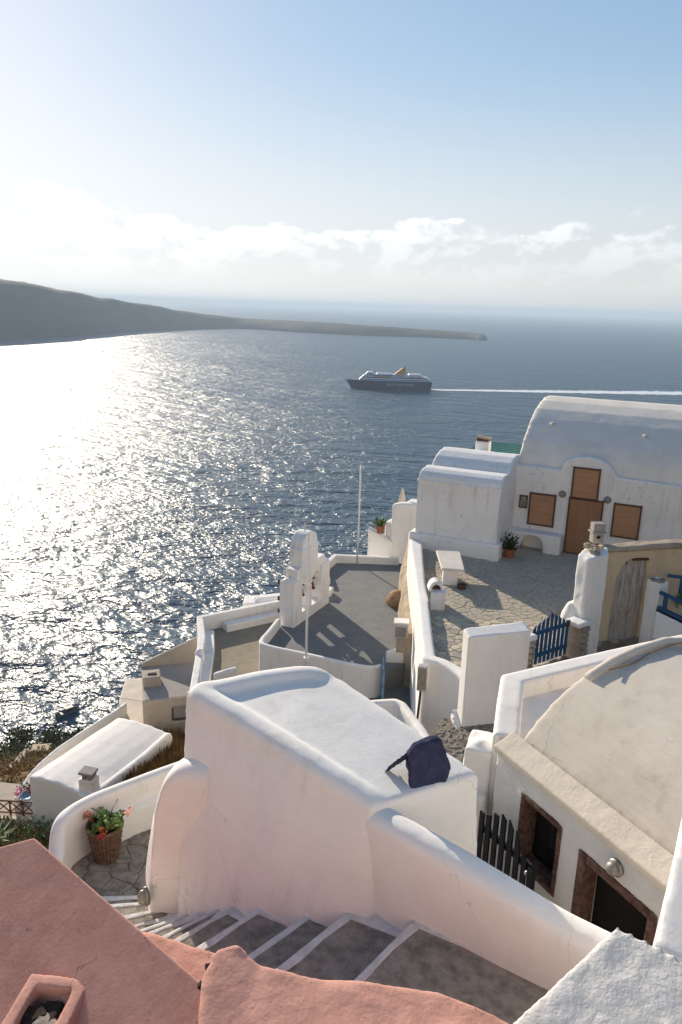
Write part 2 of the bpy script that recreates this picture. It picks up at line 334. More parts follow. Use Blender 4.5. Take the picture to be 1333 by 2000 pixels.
# ================================================================== THE SETTING: sea, island, hillside
def sea_material():
    m = bpy.data.materials.new('open sea'); m.use_nodes = True; t = m.node_tree; b = t.nodes['Principled BSDF']
    b.inputs['Base Color'].default_value = (.018, .062, .104, 1); b.inputs['Roughness'].default_value = .37
    b.inputs['IOR'].default_value = 1.33; b.inputs['Specular IOR Level'].default_value = .5
    g = N(t, 'ShaderNodeNewGeometry')
    def layer(sc, amp, det, rot, sx=1.0, sy=1.0, rough=.55, dist=.4):
        mp = N(t, 'ShaderNodeMapping'); mp.inputs['Rotation'].default_value = (0, 0, rot); mp.inputs['Scale'].default_value = (sx, sy, 1)
        t.links.new(g.outputs['Position'], mp.inputs[0])
        n = N(t, 'ShaderNodeTexNoise', ins={'Scale': sc, 'Detail': det, 'Roughness': rough, 'Distortion': dist}); t.links.new(mp.outputs[0], n.inputs[0])
        return math_(t, 'MULTIPLY', n.outputs[0], amp), n.outputs[0]
    swell, _ = layer(1 / 60, 8.0, 2.0, .5, 1, 2.4)
    wave, _ = layer(1 / 12, 3.6, 2.0, .8, 1, 2.0)
    chop, _ = layer(1 / 3.0, 1.35, 2.0, .3, 1, 1.8, .6)
    gust, gv = layer(1 / 260, 1.0, 4.0, .9, 1, 2.6)                   # wind lanes: rougher and smoother water
    k = ramp_(t, gv, .30, .70, .55, 1.25)
    h = math_(t, 'ADD', math_(t, 'ADD', swell, wave), math_(t, 'MULTIPLY', chop, k))
    bn = N(t, 'ShaderNodeBump', ins={'Strength': 1.0, 'Distance': 1.0}); t.links.new(h, bn.inputs['Height']); t.links.new(bn.outputs[0], b.inputs['Normal'])
    # scattered whitecaps where the chop is steepest
    _, cv = layer(1 / 7.5, 1, 5.0, .4, 1, 2.4, .7)
    _, cw = layer(1 / 70, 1, 2.0, .2)
    cap = math_(t, 'MULTIPLY', ramp_(t, cv, .70, .76), ramp_(t, cw, .5, .66))
    t.links.new(mixc(t, math_(t, 'MULTIPLY', cap, .55), (.018, .062, .104), (.62, .66, .68)), b.inputs['Base Color'])
    return m
E_ = 45000.0
mb = MB(); mb.raw([(-E_, -E_, SEA), (E_, -E_, SEA), (E_, E_, SEA), (-E_, E_, SEA)], [(0, 1, 2, 3)])
tag(mb.build('sea', sea_material()), 'blue open sea with sun glitter round the island', 'sea', kind='structure')

# ---- the long island across the channel: shore and ridge points in metres
ISL = [(-1400, 300, -1900, 500, 60), (-1550, 838, -1960, 1080, 62.0), (-1634, 1116, -1960, 1380, 58.0),
       (-1711, 1456, -1953, 1681, 48.5), (-1773, 1691, -1990, 1913, 30.6), (-1879, 2018, -2072, 2235, 7.1), (-1987, 2415, -2136, 2602, -20.8), (-2011, 2786, -2127, 2948, -52.3), (-1929, 3026, -2015, 3161, -69.3), (-1579, 2920, -1646, 3043, -69.2), (-1332, 2905, -1383, 3013, -73.8), (-1141, 2995, -1182, 3097, -82.0), (-934, 3030, -966, 3125, -88.6), (-840, 2997, -861, 3064, -91.5), (-823, 3026, -833, 3061, -106.3)]
def island_material():
    m = material('volcanic island', (.115, .105, .09), (.085, .085, .07), .004, .95, 0, 1, (.075, .085, .05), .012, .8, .1)
    t = m.node_tree; b = t.nodes['Principled BSDF']; g = N(t, 'ShaderNodeNewGeometry')
    n = N(t, 'ShaderNodeTexNoise', ins={'Scale': .03, 'Detail': 8.0, 'Roughness': .7}); t.links.new(g.outputs['Position'], n.inputs[0])
    bn = N(t, 'ShaderNodeBump', ins={'Strength': .35, 'Distance': 10.0}); t.links.new(n.outputs[0], bn.inputs['Height']); t.links.new(bn.outputs[0], b.inputs['Normal'])
    return m
ISLM = island_material()
def build_island():
    rows = []; C = ease([(a, b, 0) for a, b, *_ in ISL], 10); R = ease([(c, d, e) for _, _, c, d, e in ISL], 10)
    prof = [(0, -.03), (.015, .10), (.06, .22), (.16, .36), (.32, .55), (.5, .72), (.7, .87), (.88, .97), (1.0, 1.0), (1.25, .9), (1.9, .55), (2.6, .1), (3.0, -.05)]
    V = []; F = []
    for i, (c, r) in enumerate(zip(C, R)):
        for u, h in prof:
            p = Vector((c.x, c.y, 0)).lerp(Vector((r.x, r.y, 0)), u)
            H = (r.z - SEA); z = SEA + H * h
            q = noise.fractal(Vector((p.x, p.y, 0)) * .006, 1.0, 2.0, 5); q2 = noise.noise(Vector((p.x, p.y, 3)) * .03)
            if 0 < u < 2.6: z += (q * .10 + q2 * .025) * H * (0.35 if .8 < u < 1.2 else 1.0)
            p += Vector((q, q2, 0)) * 12 * (1 if u < .1 else .6)
            V.append((p.x, p.y, z))
    m = len(prof)
    for i in range(len(C) - 1):
        for k in range(m - 1): F.append((i * m + k, i * m + k + 1, (i + 1) * m + k + 1, (i + 1) * m + k))
    mb = MB().raw(V, F)
    return mb.build('island', ISLM, smooth=True)
tag(build_island(), 'long dark island sloping down to a low headland across the water', 'island', kind='structure')

def foam_material(name, sc, thr):
    m = bpy.data.materials.new(name); m.use_nodes = True; t = m.node_tree; b = t.nodes['Principled BSDF']
    b.inputs['Base Color'].default_value = (.72, .76, .78, 1); b.inputs['Roughness'].default_value = .9
    tcn = N(t, 'ShaderNodeTexCoord'); g = N(t, 'ShaderNodeNewGeometry')
    n = N(t, 'ShaderNodeTexNoise', ins={'Scale': sc, 'Detail': 6.0, 'Roughness': .7}); t.links.new(g.outputs['Position'], n.inputs[0])
    at = N(t, 'ShaderNodeAttribute', attribute_name='fade')
    a = ramp_(t, math_(t, 'ADD', n.outputs[0], math_(t, 'SUBTRACT', at.outputs['Fac'], 1.0)), thr, thr + .22)
    t.links.new(a, b.inputs['Alpha'])
    return m
def wake():
    V = []; F = []; fade = []
    p0 = Vector((-371, 1054)); d = Vector((360, 232)).normalized(); n = Vector((-d.y, d.x)); K = 60; J = 9
    for i in range(K + 1):
        s = i / K; x = s * 950; w = 10 + 66 * s ** .9
        for j in range(J):
            u = j / (J - 1) * 2 - 1
            p = p0 + d * x + n * (u * w + 30 * math.sin(s * 2.0) * s)
            V.append((p.x, p.y, SEA + .35)); edge = 1 - abs(u) ** 2.2
            fade.append((.55 + .55 * edge) * (1 - .22 * s) if edge > .01 else .0)
    for i in range(K):
        for j in range(J - 1): F.append((i * J + j, i * J + j + 1, (i + 1) * J + j + 1, (i + 1) * J + j))
    o = MB().raw(V, F).build('ship_wake', foam_material('wake foam', .11, .22))
    a = o.data.attributes.new('fade', 'FLOAT', 'POINT')
    for i, x in enumerate(fade): a.data[i].value = x
    return tag(o, 'white foaming wake trailing behind the ferry', 'wake', kind='stuff')
wake()
def surf():
    V = []; F = []; fade = []
    for i in range(13):
        a = i / 12
        for j in range(4): V.append((-822 + 60 * a + 4 * j, 3012 + 14 * a + 14 * j, SEA + .4)); fade.append((1.0, 1.1, 1.05, .2)[j] * (1 - .5 * a))
    for i in range(12):
        for j in range(3): F.append((i * 4 + j, i * 4 + j + 1, i * 4 + j + 5, i * 4 + j + 4))
    o = MB().raw(V, F).build('surf', foam_material('surf foam', .06, .42))
    a = o.data.attributes.new('fade', 'FLOAT', 'POINT')
    for i, x in enumerate(fade): a.data[i].value = x
    tag(o, 'white surf breaking off the headland tip', 'surf', kind='stuff')
surf()

# ---- the hillside the houses stand on, falling to the cliff over the sea
RZ = [(0, -8.6), (5, -9.2), (10, -10.6), (16, -13.6), (22, -17.0), (26, -18.6), (30, -20.4), (40, -26.0), (50, -32.2), (62, -39.0), (75, -46.4), (90, -54.8),
      (100, -61.0), (106, -66.0), (116, -78), (130, -98), (150, -118), (175, -125)]
VIEW = Vector((-math.sin(YAW), math.cos(YAW)))
def ground_z(x, y):
    r = math.hypot(x, y)
    for (a, za), (b, zb) in zip(RZ, RZ[1:]):
        if r <= b: z = za + (zb - za) * (r - a) / (b - a); break
    else: z = RZ[-1][1]
    c = (x * VIEW.x + y * VIEW.y) / max(r, 1e-3)
    if c < .1:
        k = min(1, (.1 - c) / .6); z = z * (1 - k) + (-8.6 + .35 * r) * k
    amp = min(1.0, max(0, (r - 14) / 30))
    z += amp * (noise.fractal(Vector((x, y, 0)) * .05, 1, 2, 4) * 1.5 + noise.noise(Vector((x, y, 5)) * .4) * .3)
    return max(z, SEA - 3)
def hillside():
    V = []; F = []; rs = [0.5, 2, 4, 6, 8, 10, 12, 14, 16, 18, 20, 22, 24, 26, 28, 30] + [30 + 2.2 * i for i in range(1, 37)] + [112 + 3 * i for i in range(22)]
    K = 190
    for r in rs:
        for k in range(K):
            a = 2 * math.pi * k / K; V.append((r * math.cos(a), r * math.sin(a), ground_z(r * math.cos(a), r * math.sin(a))))
    for i in range(len(rs) - 1):
        for k in range(K): F.append((i * K + k, i * K + (k + 1) % K, (i + 1) * K + (k + 1) % K, (i + 1) * K + k))
    F.append(tuple(range(K)))
    return MB().raw(V, F).build('hillside', EARTH, smooth=True)
tag(hillside(), 'dry brown hillside falling to the cliff edge', 'hillside', kind='structure')

# ------------------------------------------------------------------ vegetation helpers
def leaf(mbx, p, d, size, wide=.5, up=Vector((0, 0, 1))):
    d = d.normalized(); s = d.cross(up)
    s = s.normalized() if s.length > .01 else Vector((1, 0, 0)); w = s * size * wide * .5; n = d.cross(s) * size * .12
    mbx.raw([p, p + d * size * .5 + w + n, p + d * size, p + d * size * .5 - w + n], [(0, 1, 2, 3)])
def rdir(zmin=-1):
    while True:
        v = Vector((rnd(-1, 1), rnd(-1, 1), rnd(zmin, 1)))
        if .05 < v.length < 1: return v.normalized()
def bush(mbx, c, r, n, size, wide=.6, flat=.75, core=.45):
    """leaf-sized faces gathered in uneven clumps through the crown's volume"""
    c = Vector(c); cl = []
    for _ in range(max(5, int(n / 45))):
        v = rdir(-.25); cl.append((c + Vector((v.x * r, v.y * r, v.z * r * flat)) * rnd(core, .95), r * rnd(.22, .45)))
    for _ in range(n):
        p, q = random.choice(cl); v = rdir(); leaf(mbx, p + v * q * rnd(.4, 1), (v + rdir() * .8), size * rnd(.6, 1.3), wide)
def tuft(mbx, p, n, h, lean=.5, w=.06):
    p = Vector(p)
    for _ in range(n):
        d = (Vector((0, 0, 1)) + rdir(-.2) * lean).normalized(); leaf(mbx, p + Vector((rnd(-.1, .1), rnd(-.1, .1), 0)) * h, d, h * rnd(.5, 1.1), w)

def hillside_scrub():
    A = {LEAFD: MB(), LEAFO: MB(), LEAFR: MB()}
    for _ in range(1500):
        r = rnd(31, 104); a = RAD(rnd(124, 150)); x, y = r * math.cos(a), r * math.sin(a)
        q = noise.noise(Vector((x, y, 9)) * .09)
        m = LEAFR if q > .12 else (LEAFO if q > -.18 else LEAFD)
        s = rnd(.35, .95) * (.6 + r / 110)
        bush(A[m], (x, y, ground_z(x, y) + s * .2), s, 34, s * .34, .5, .6)
    for m, lab in ((LEAFD, 'dark green low scrub covering the slope above the sea'), (LEAFO, 'olive brown low scrub covering the slope above the sea'),
                   (LEAFR, 'rusty dry low scrub covering the slope above the sea')):
        tag(A[m].build('hillside_scrub', m), lab, 'scrub', kind='stuff')
hillside_scrub()
def shrub(x, y, r, m, label, h=.75, n=900, grp=None):
    t = thing('shrub', (x, y, ground_z(x, y)), label, 'shrub', grp); c = (x, y, ground_z(x, y) + r * h * .8)
    b = MB(); bush(b, c, r, n, r * .17, .6, h); b.build('foliage', m, t)
    b = MB()
    for _ in range(5):
        v = rdir(.2); b.tube([(x, y, ground_z(x, y) - .2), Vector(c) + Vector((v.x, v.y, v.z * .5)) * r * .6], [r * .05, r * .02], 5)
    b.build('branches', BROWN, t)
G_ = 'dark bushes along the cliff edge'
for px, py, r, lab in ((-75.5, 62.5, 2.5, 'largest dark rounded bush at the cliff edge above the glittering sea'), (-72.0, 64.5, 2.3, 'dark bush crowding against the largest one at the cliff edge'),
                       (-69.5, 66.0, 1.7, 'smaller dark bush at the cliff edge, seaward of the stone hut'), (-79.5, 60.0, 1.8, 'low dark bush at the cliff edge, set apart from the largest one'),
                       (-64.5, 73.0, 1.3, 'smallest dark bush on the open cliff edge beyond the stone hut')):
    shrub(px, py, r, LEAFD, lab, .7, 1100, G_)

# dry-stone terrace wall and ruin on the slope
def field_wall():
    t = thing('terrace_wall', (-57, 47, ground_z(-57, 47)), 'low dry stone wall curving down the scrubby slope', 'wall')
    P = ease([(-46, 35, 0), (-52, 41.3, 0), (-57, 46.8, 0), (-62, 51.5, 0)], 8)
    b = MB(); b.wall([(p.x, p.y, ground_z(p.x, p.y) + .75) for p in P], .6, [ground_z(p.x, p.y) - .8 for p in P], .08); b.build('masonry', STONE, t, soft=(.16, 2, .2, .5))
    t = thing('stone_ruin', (-63.5, 53.5, ground_z(-63.5, 53.5)), 'small tumbledown stone hut among the scrub on the slope', 'ruin')
    z = ground_z(-63.5, 53.5)
    b = MB(); b.box((-62.9, 54.3, z + .3), (2.0, 1.3, 1.6), RAD(35)); b.build('wall', STONE, t, soft=(.2, 2, .25, .6))
    b = MB(); b.box((-62.9, 54.3, z + 1.06), (2.1, 1.4, .14), RAD(35)); b.build('roof', OCHRE, t)
    b = MB(); b.box((-64.2, 53.4, z + .2), (.8, .7, 1.3), RAD(35)); b.build('porch', BEIGE, t, bevel=.05)
field_wall()

# ================================================================== VESSELS
def text_mesh(body, size, depth=.02):
    cu = bpy.data.curves.new('lettering', 'FONT'); cu.body = body; cu.size = size; cu.extrude = depth; cu.align_x = 'CENTER'; cu.align_y = 'CENTER'
    ob = bpy.data.objects.new('lettering', cu); me = bpy.data.meshes.new_from_object(ob); bpy.data.objects.remove(ob); return me
def ferry():
    """120 m ferry, built along its own +X towards the bow, then turned"""
    stern, bow = Vector((-366, 1055, SEA)), Vector((-472, 1006, SEA)); c = (stern + bow) / 2; az = math.atan2(bow.y - stern.y, bow.x - stern.x)
    t = thing('ferry', (0, 0, 0), 'long navy and white passenger ferry with an orange funnel steaming past the headland', 'ferry')
    Lh = 60.0
    def hull(z0, z1, zs, mat, name, wid=10.2):
        V = []; F = []; n = 24
        for i in range(n + 1):
            s = i / n
            for z in zs:
                h = (z - z0) / (z1 - z0); rake = 3 + 9 * h
                x = -Lh + 4 - 5 * (1 - h) * 0 + (2 * Lh - 12 + rake) * s if s > 0 else -Lh + 1.5 * (1 - h)
                w = wid * (1 - max(0, (s - .62) / .38) ** 2.1 * (1.0 - .22 * h)) * (.86 + .14 * h) * (0.97 if s < .03 else 1)
                V += [(x, w, z), (x, -w, z)]
        m = 2 * len(zs)
        for i in range(n):
            for k in range(len(zs) - 1):
                for sd in (0, 1): F.append((i * m + 2 * k + sd, (i + 1) * m + 2 * k + sd, (i + 1) * m + 2 * k + 2 + sd, i * m + 2 * k + 2 + sd))
            F.append((i * m + m - 2, (i + 1) * m + m - 2, (i + 1) * m + m - 1, i * m + m - 1))
            F.append((i * m, i * m + 1, (i + 1) * m + 1, (i + 1) * m))
        F += [tuple(2 * k for k in range(len(zs))) + tuple(2 * k + 1 for k in reversed(range(len(zs))))]
        F += [tuple(n * m + 2 * k for k in range(len(zs))) + tuple(n * m + 2 * k + 1 for k in reversed(range(len(zs))))]
        return MB().raw(V, F).build(name, mat, t)
    hull(-2, 12.2, [-2, 1, 5, 9, 12.2], HULL, 'hull')
    def deck(x0, x1, xt0, xt1, z0, z1, w, mat, name, par=None):
        V = [(x0, -w, z0), (x1, -w * .93, z0), (x1, w * .93, z0), (x0, w, z0), (xt0, -w, z1), (xt1, -w * .9, z1), (xt1, w * .9, z1), (xt0, w, z1)]
        return MB().raw(V, [(3, 2, 1, 0), (4, 5, 6, 7), (0, 1, 5, 4), (1, 2, 6, 5), (2, 3, 7, 6), (3, 0, 4, 7)]).build(name, mat, par or t)
    d1 = deck(-58, 45, -57, 43.5, 12.2, 15.2, 10.1, SHIPW, 'lower_deck'); deck(-56, 43.9, -55.8, 43.5, 13.2, 14.3, 10.18, SHIPD, 'window_band', d1)
    d2 = deck(-54, 42.5, -53, 39.5, 15.2, 18.4, 9.7, SHIPW, 'upper_deck'); deck(-51, 41.6, -50.7, 41.0, 16.1, 17.4, 9.78, SHIPD, 'window_band', d2)
    d3 = deck(-46, 39.0, -45, 36.0, 18.4, 21.0, 9.2, SHIPW, 'top_deck'); deck(-20, 38.5, -19.7, 37.6, 19.1, 20.2, 9.28, SHIPD, 'window_band', d3)
    b = deck(24, 35.5, 25.5, 33.0, 21.0, 23.8, 9.6, SHIPW, 'bridge'); deck(26, 35.0, 26.4, 34.2, 22.0, 23.1, 9.68, SHIPD, 'window_band', b)
    deck(-2, 20, -1, 19, 21.0, 22.4, 6, SHIPW, 'sun_deck_house'); deck(-42, -26, -42, -27, 21, 22.3, 8, SHIPW, 'stern_deck_house')
    V = [(-23, -4.2, 21), (-5, -4.2, 21), (-5, 4.2, 21), (-23, 4.2, 21), (-21.5, -3.4, 30.5), (-17.5, -3.2, 30.8), (-17.5, 3.2, 30.8), (-21.5, 3.4, 30.5)]
    fn = MB().raw(V, [(3, 2, 1, 0), (4, 5, 6, 7), (0, 1, 5, 4), (1, 2, 6, 5), (2, 3, 7, 6), (3, 0, 4, 7)]).build('funnel', FUNN, t, bevel=.5)
    MB().box((-19.5, 0, 30.9), (3.4, 5.4, 1.4)).build('funnel_top', SHIPD, fn)
    m = MB(); m.tube([(27, 0, 23.5), (26, 0, 31.5)], [.5, .25], 8); m.tube([(26.4, -3, 28), (26.4, 3, 28)], .2, 6); m.lathe([(.2, 0), (1.1, .3), (1.1, 1.2), (.2, 1.6)], (26.6, 0, 26), 10)
    m.build('radar_mast', SHIPW, t)
    for i in range(5):
        for sd in (1, -1):
            o = MB().lathe([(.1, -3.6), (.9, -2.8), (1.15, 0), (.9, 2.8), (.1, 3.6)], (-40 + i * 9.5 if i < 2 else -14 + i * 8.5, sd * 9.9, 18.0), 10, (1, 0, 0)).build('lifeboat', FUNN, t)
    me = text_mesh('BLUE STAR FERRIES', 4.6, .04); me.materials.append(SHIPW)
    for sd in (1, -1):
        o = bpy.data.objects.new('hull_lettering', me); COL.objects.link(o); o.parent = t
        o.matrix_local = Matrix.Translation((-14, sd * 10.32, 7.0)) @ Matrix.Rotation(math.pi if sd > 0 else 0, 4, 'Z') @ Matrix.Rotation(math.pi / 2, 4, 'X')
    t.matrix_world = Matrix.Translation(c) @ Matrix.Rotation(az, 4, 'Z')
ferry()
def small_boat():
    t = thing('motorboat', (0, 0, 0), 'small grey motorboat moored on the glittering water below the cliff', 'boat')
    V = []; F = []; n = 12
    for i in range(n + 1):
        s = i / n; w = 1.15 * (1 - max(0, (s - .5) / .5) ** 2.2)
        for z, k in ((-.3, .55), (.2, .85), (.75 + .25 * s, 1)): V += [(-3 + 6.2 * s + .3 * k * s, w * k, z), (-3 + 6.2 * s + .3 * k * s, -w * k, z)]
    for i in range(n):
        for k in (0, 1):
            for sd in (0, 1): F.append((i * 6 + 2 * k + sd, (i + 1) * 6 + 2 * k + sd, (i + 1) * 6 + 2 * k + 2 + sd, i * 6 + 2 * k + 2 + sd))
        F.append((i * 6 + 2, i * 6 + 3, (i + 1) * 6 + 3, (i + 1) * 6 + 2))
    F += [(0, 2, 4, 5, 3, 1)]
    MB().raw(V, F).build('hull', BOATW, t)
    c = MB().box((.6, 0, 1.1), (2.0, 1.5, 1.3)).build('cabin', BOATD, t, bevel=.15); MB().box((.6, 0, 1.83), (2.3, 1.7, .1)).build('cabin_roof', BOATW, c)
    MB().box((-3.1, 0, .6), (.45, .5, 1.1)).build('outboard', BOATD, t, bevel=.08)
    MB().box((-1.6, 0, .55), (.6, 1.7, .2)).build('thwart', BOATW, t)
    t.matrix_world = Matrix.Translation((-151.6, 140.8, SEA)) @ Matrix.Rotation(RAD(70), 4, 'Z')
small_boat()

# ================================================================== FORECOURT HOUSE (vaulted, boarded-up)
ZC = -9.1                                                            # level of the paved courtyard
def ext_b(mb, prof, a0, a1):                                         # profile (b, z) swept along a
    mb.extr([(a0, b, z) for b, z in prof], (a1 - a0, 0, 0)); return mb
def boarded(t, name, a0, a1, z0, z1, b, mat):
    w = MB().box(((a0 + a1) / 2, b - .03, (z0 + z1) / 2), (a1 - a0 - .06, .05, z1 - z0 - .06)).build(name, mat, t)
    f = MB()
    for x in (a0 + .02, a1 - .02): f.box((x, b - .045, (z0 + z1) / 2), (.055, .10, z1 - z0 + .05))
    for z in (z0 + .015, z1 - .015): f.box(((a0 + a1) / 2, b - .043, z), (a1 - a0 - .015, .096, .055))
    f.build('frame', BROWN, w)
    return w
def sconce(t, p, n):
    n = Vector(n); o = MB().lathe([(.01, 0), (.13, 0), (.14, .03), (.11, .05)], p, 16, n).build('wall_lamp', METAL, t, smooth=True)
    MB().lathe([(.105, .04), (.10, .10), (.06, .14), (.01, .15)], Vector(p) + n * 0, 16, n).build('lamp_glass', LAMPG, o, smooth=True)
    return o
FB = 29.59
h = thing('forecourt_house', (-3, 30, ZC), 'large barrel-vaulted white house with boarded windows and door behind the paved courtyard', 'house')
mb = MB()
top = [(-6.52, -5.82), (-4.75, -5.86), (-4.73, -5.62), (-4.55, -5.46), (-4.2, -5.31), (-3.72, -5.25), (-3.3, -5.33), (-2.98, -5.5), (-2.78, -5.74), (-2.7, -5.91), (-.4, -5.96), (4, -6.0)]
mb.extr([(a, FB, z) for a, z in top] + [(4, FB, -14), (-6.52, FB, -14)], (0, .42, 0))
mb.build('wall', WHITEF, h, soft=(.045, 2, .010, .6))
mb = MB()
ext_b(mb, [(FB + .18, -14), (FB + .18, -6.0), (30.0, -5.45), (30.37, -5.02), (31.0, -4.58), (31.6, -4.22), (32.3, -3.9), (33.2, -3.66), (34.2, -3.55), (35.2, -3.62), (36.4, -3.98), (37.4, -4.6), (38.2, -5.5), (38.4, -6.5), (38.4, -14)], -6.5, 4)
mb.build('vault_roof', material('weathered vault render', (.78, .715, .63), (.72, .66, .58), 1.2, .95, .005, 14, (.52, .48, .42), .45, .5, .1, .01, 2), h, soft=(.10, 5, .02, .9))
for x, b, z in ((-5.55, 31.35, -4.42), (-2.0, 31.15, -4.55)):
    MB().lathe([(.02, .0), (.15, .0), (.13, .06), (.05, .10)], (x, b, z), 12, (0, -.6, .8)).build('vault_boss', BAND, h, smooth=True)
boarded(h, 'window_board', -5.83, -4.82, -8.17, -6.89, FB, BOARD)
boarded(h, 'window_board', -2.66, -1.67, -8.18, -6.89, FB, BOARD)
boarded(h, 'transom_board', -4.28, -3.28, -6.88, -5.68, FB, BOARD)
d_ = boarded(h, 'door', -4.32, -3.04, -9.12, -6.89, FB, DOORB)
sconce(h, (-4.6, FB - .0, -6.8), (0, -1, 0)); sconce(h, (-2.92, FB - .0, -6.8), (0, -1, 0))
for x in (-5.32, -2.16): MB().tube([(x, FB + .02, -6.62), (x, FB - .07, -6.62), (x, FB - .07, -6.70)], .014, 6).build('wall_hook', METAL, h)
f_ = MB(); f_.box((-6.07, FB - .02, -7.3), (.33, .06, .52)); f_ = f_.build('picture_frame', BROWN, h)
MB().box((-6.07, FB - .055, -7.3), (.23, .012, .41)).build('panel', material('faded notice', (.30, .28, .22), (.10, .09, .08), 12, .7), f_)
# the arched masonry bench
mb = MB(); ar = arc((-5.48, -8.92), .44, 180, 0, 10)
pts = [(-6.5, ZC - .1), (-5.92, ZC - .1)] + [(a, max(z, ZC)) for a, z in ar] + [(-5.04, ZC - .1), (-4.4, ZC - .1), (-4.4, -8.38), (-6.5, -8.38)]
mb.extr([(a, 28.97, z) for a, z in pts], (0, .63, 0)); mb.build('bench', WHITEF, h, soft=(.04, 3, .015, .4))
MB().box((-5.48, 29.55, -8.9), (1.1, .05, .6)).build('bench_recess', WHITEF, h)
# annexe with two barrel roofs
x = thing('annexe', (-8.1, 28, ZC), 'white annexe with two low barrel roofs at the courtyard corner', 'house')
mb = MB()
ext_b(mb, [(27.13, -14), (27.13, -6.42), (27.2, -6.22), (27.38, -6.08), (27.7, -5.99), (28.2, -5.98), (28.9, -6.12), (31.2, -6.2), (31.2, -14)], -9.68, -6.42)
mb.build('wall', WHITEF, x, soft=(.045, 2, .010, .6))
mb = MB(); ext_b(mb, [(27.10, -6.46), (27.10, -6.36), (27.4, -6.32), (27.4, -6.46)], -9.72, -6.38); mb.build('eave', WHITEF, x, soft=(.03, 2, .012, .3))
mb = MB(); ext_b(mb, [(28.25, -6.7), (28.3, -6.15), (28.55, -5.90), (28.9, -5.70), (29.4, -5.55), (29.9, -5.51), (30.5, -5.60), (31.0, -5.85), (31.35, -6.3), (31.4, -6.8)], -9.62, -6.45)
mb.build('barrel_roof', WHITEF, x, soft=(.06, 4, .012, .7))
mb = MB(); mb.box((-8.08, 27.3, -8.85), (3.6, .66, .74)); mb.build('plinth', WHITEF, x, soft=(.05, 3, .02, .5))
c_ = thing('chimney', (-8.28, 31.0, -5.7), 'squat white chimney with a brown tile cap behind the barrel roofs', 'chimney')
MB().box((-8.28, 31.1, -5.75), (.56, .5, .92)).build('stack', WHITEF, c_, soft=(.04, 2, .02, .3))
k_ = MB().box((-8.28, 31.1, -5.24), (.46, .42, .12)).build('flue', BROWN, c_)
MB().box((-8.28, 31.1, -5.15), (.56, .5, .06), 0, .1).build('cap', TAN, c_)
p_ = thing('pergola', (-8, 35, -9), 'teal painted slatted pergola behind the vaulted house', 'pergola')
for i in range(7): MB().box((-7.9, 33.0 + i * .46, -6.12), (3.2, .15, .06)).build('slat', TEAL, p_)
for a in (-9.3, -6.8): MB().box((a, 34.7, -6.3), (.09, 3.2, .12)).build('beam', TEAL, p_)
for a, b in ((-9.3, 33.3), (-9.3, 36.1), (-6.8, 36.1)): MB().box((a, b, -9.0), (.1, .1, 5.3)).build('post', TEAL, p_)
# stepped walls left of the annexe
o = MB().wall([(-14.3, 33.3, -10.55), (-13.6, 33.25, -10.8), (-12.9, 33.2, -11.05)], .35, -17, .05).build('garden_wall', WHITEF, soft=(.07, 2, .03, .6))
tag(o, 'low white garden wall with a flower pot on it, seaward of the annexe', 'wall')
mb = MB().wall([(-13.08, 33.3, -9.2), (-12.6, 33.3, -9.06), (-11.4, 33.3, -8.95)], .4, -17, .05); mb.prism([(-13.1, 33.4), (-11.4, 33.4), (-11.4, 36), (-13.1, 36)], -17, -9.5)
mb.lathe([(.45, -3), (.45, .0), (.38, .25), (.2, .4), (.02, .45)], (-13.15, 33.7, -10.5), 14)
tag(mb.build('stair_wall', WHITEF, soft=(.07, 3, .03, .6)), 'tall white wall beside the annexe with the sea behind', 'wall')
u = thing('folded_parasol', (-12.86, 33.9, -9.5), 'folded cream parasol sticking up behind the white wall', 'parasol')
MB().lathe([(.03, 0), (.17, .05), (.19, .25), (.15, .5), (.07, .85), (.02, .98)], (-12.86, 33.9, -9.45), 10).build('canopy', CLOTH, u, smooth=True)
MB().tube([(-12.86, 33.9, -9.6), (-12.86, 33.9, -8.35)], .02, 6).build('pole', METAL, u)

def pot_plant(name, p, r, hgt, leafmat, n, size, spread, label, up=.4, potmat=TERRA, wide=.45):
    t = thing(name, p, label, 'plant pot'); x, y, z = p
    pt = MB().lathe([(r * .68, 0), (r * .95, hgt * .8), (r * 1.08, hgt * .82), (r * 1.08, hgt), (r * .92, hgt), (r * .9, hgt * .88), (.01, hgt * .86)], p, 16).build('pot', potmat, t, smooth=False)
    MB().lathe([(r * .9, hgt * .86), (r * .5, hgt * .92), (.01, hgt * .93)], p, 12).build('soil', SOIL, t)
    b = MB()
    for _ in range(n):
        v = rdir(-.1); q = Vector((x, y, z + hgt)) + Vector((v.x * spread, v.y * spread, abs(v.z) * spread * 1.3)) * rnd(.1, 1); leaf(b, q, Vector((v.x, v.y, up)) + rdir() * .5, size * rnd(.6, 1.2), wide)
    b.build('leaves', leafmat, t)
    s = MB()
    for _ in range(6):
        v = rdir(.3); s.tube([(x, y, z + hgt * .9), Vector((x, y, z + hgt)) + v * spread * .7], .012, 5)
    s.build('stems', STEMM, t)
    return t
pot_plant('flower_pot', (-13.7, 33.27, -10.75), .22, .36, LEAFP, 90, .22, .3, 'terracotta pot with a small green plant on the low garden wall', 1.2)
pot_plant('flower_pot', (-6.05, 27.75, ZC), .24, .36, LEAFD, 220, .20, .42, 'terracotta pot with a dark leafy plant beside the arched bench', .6)

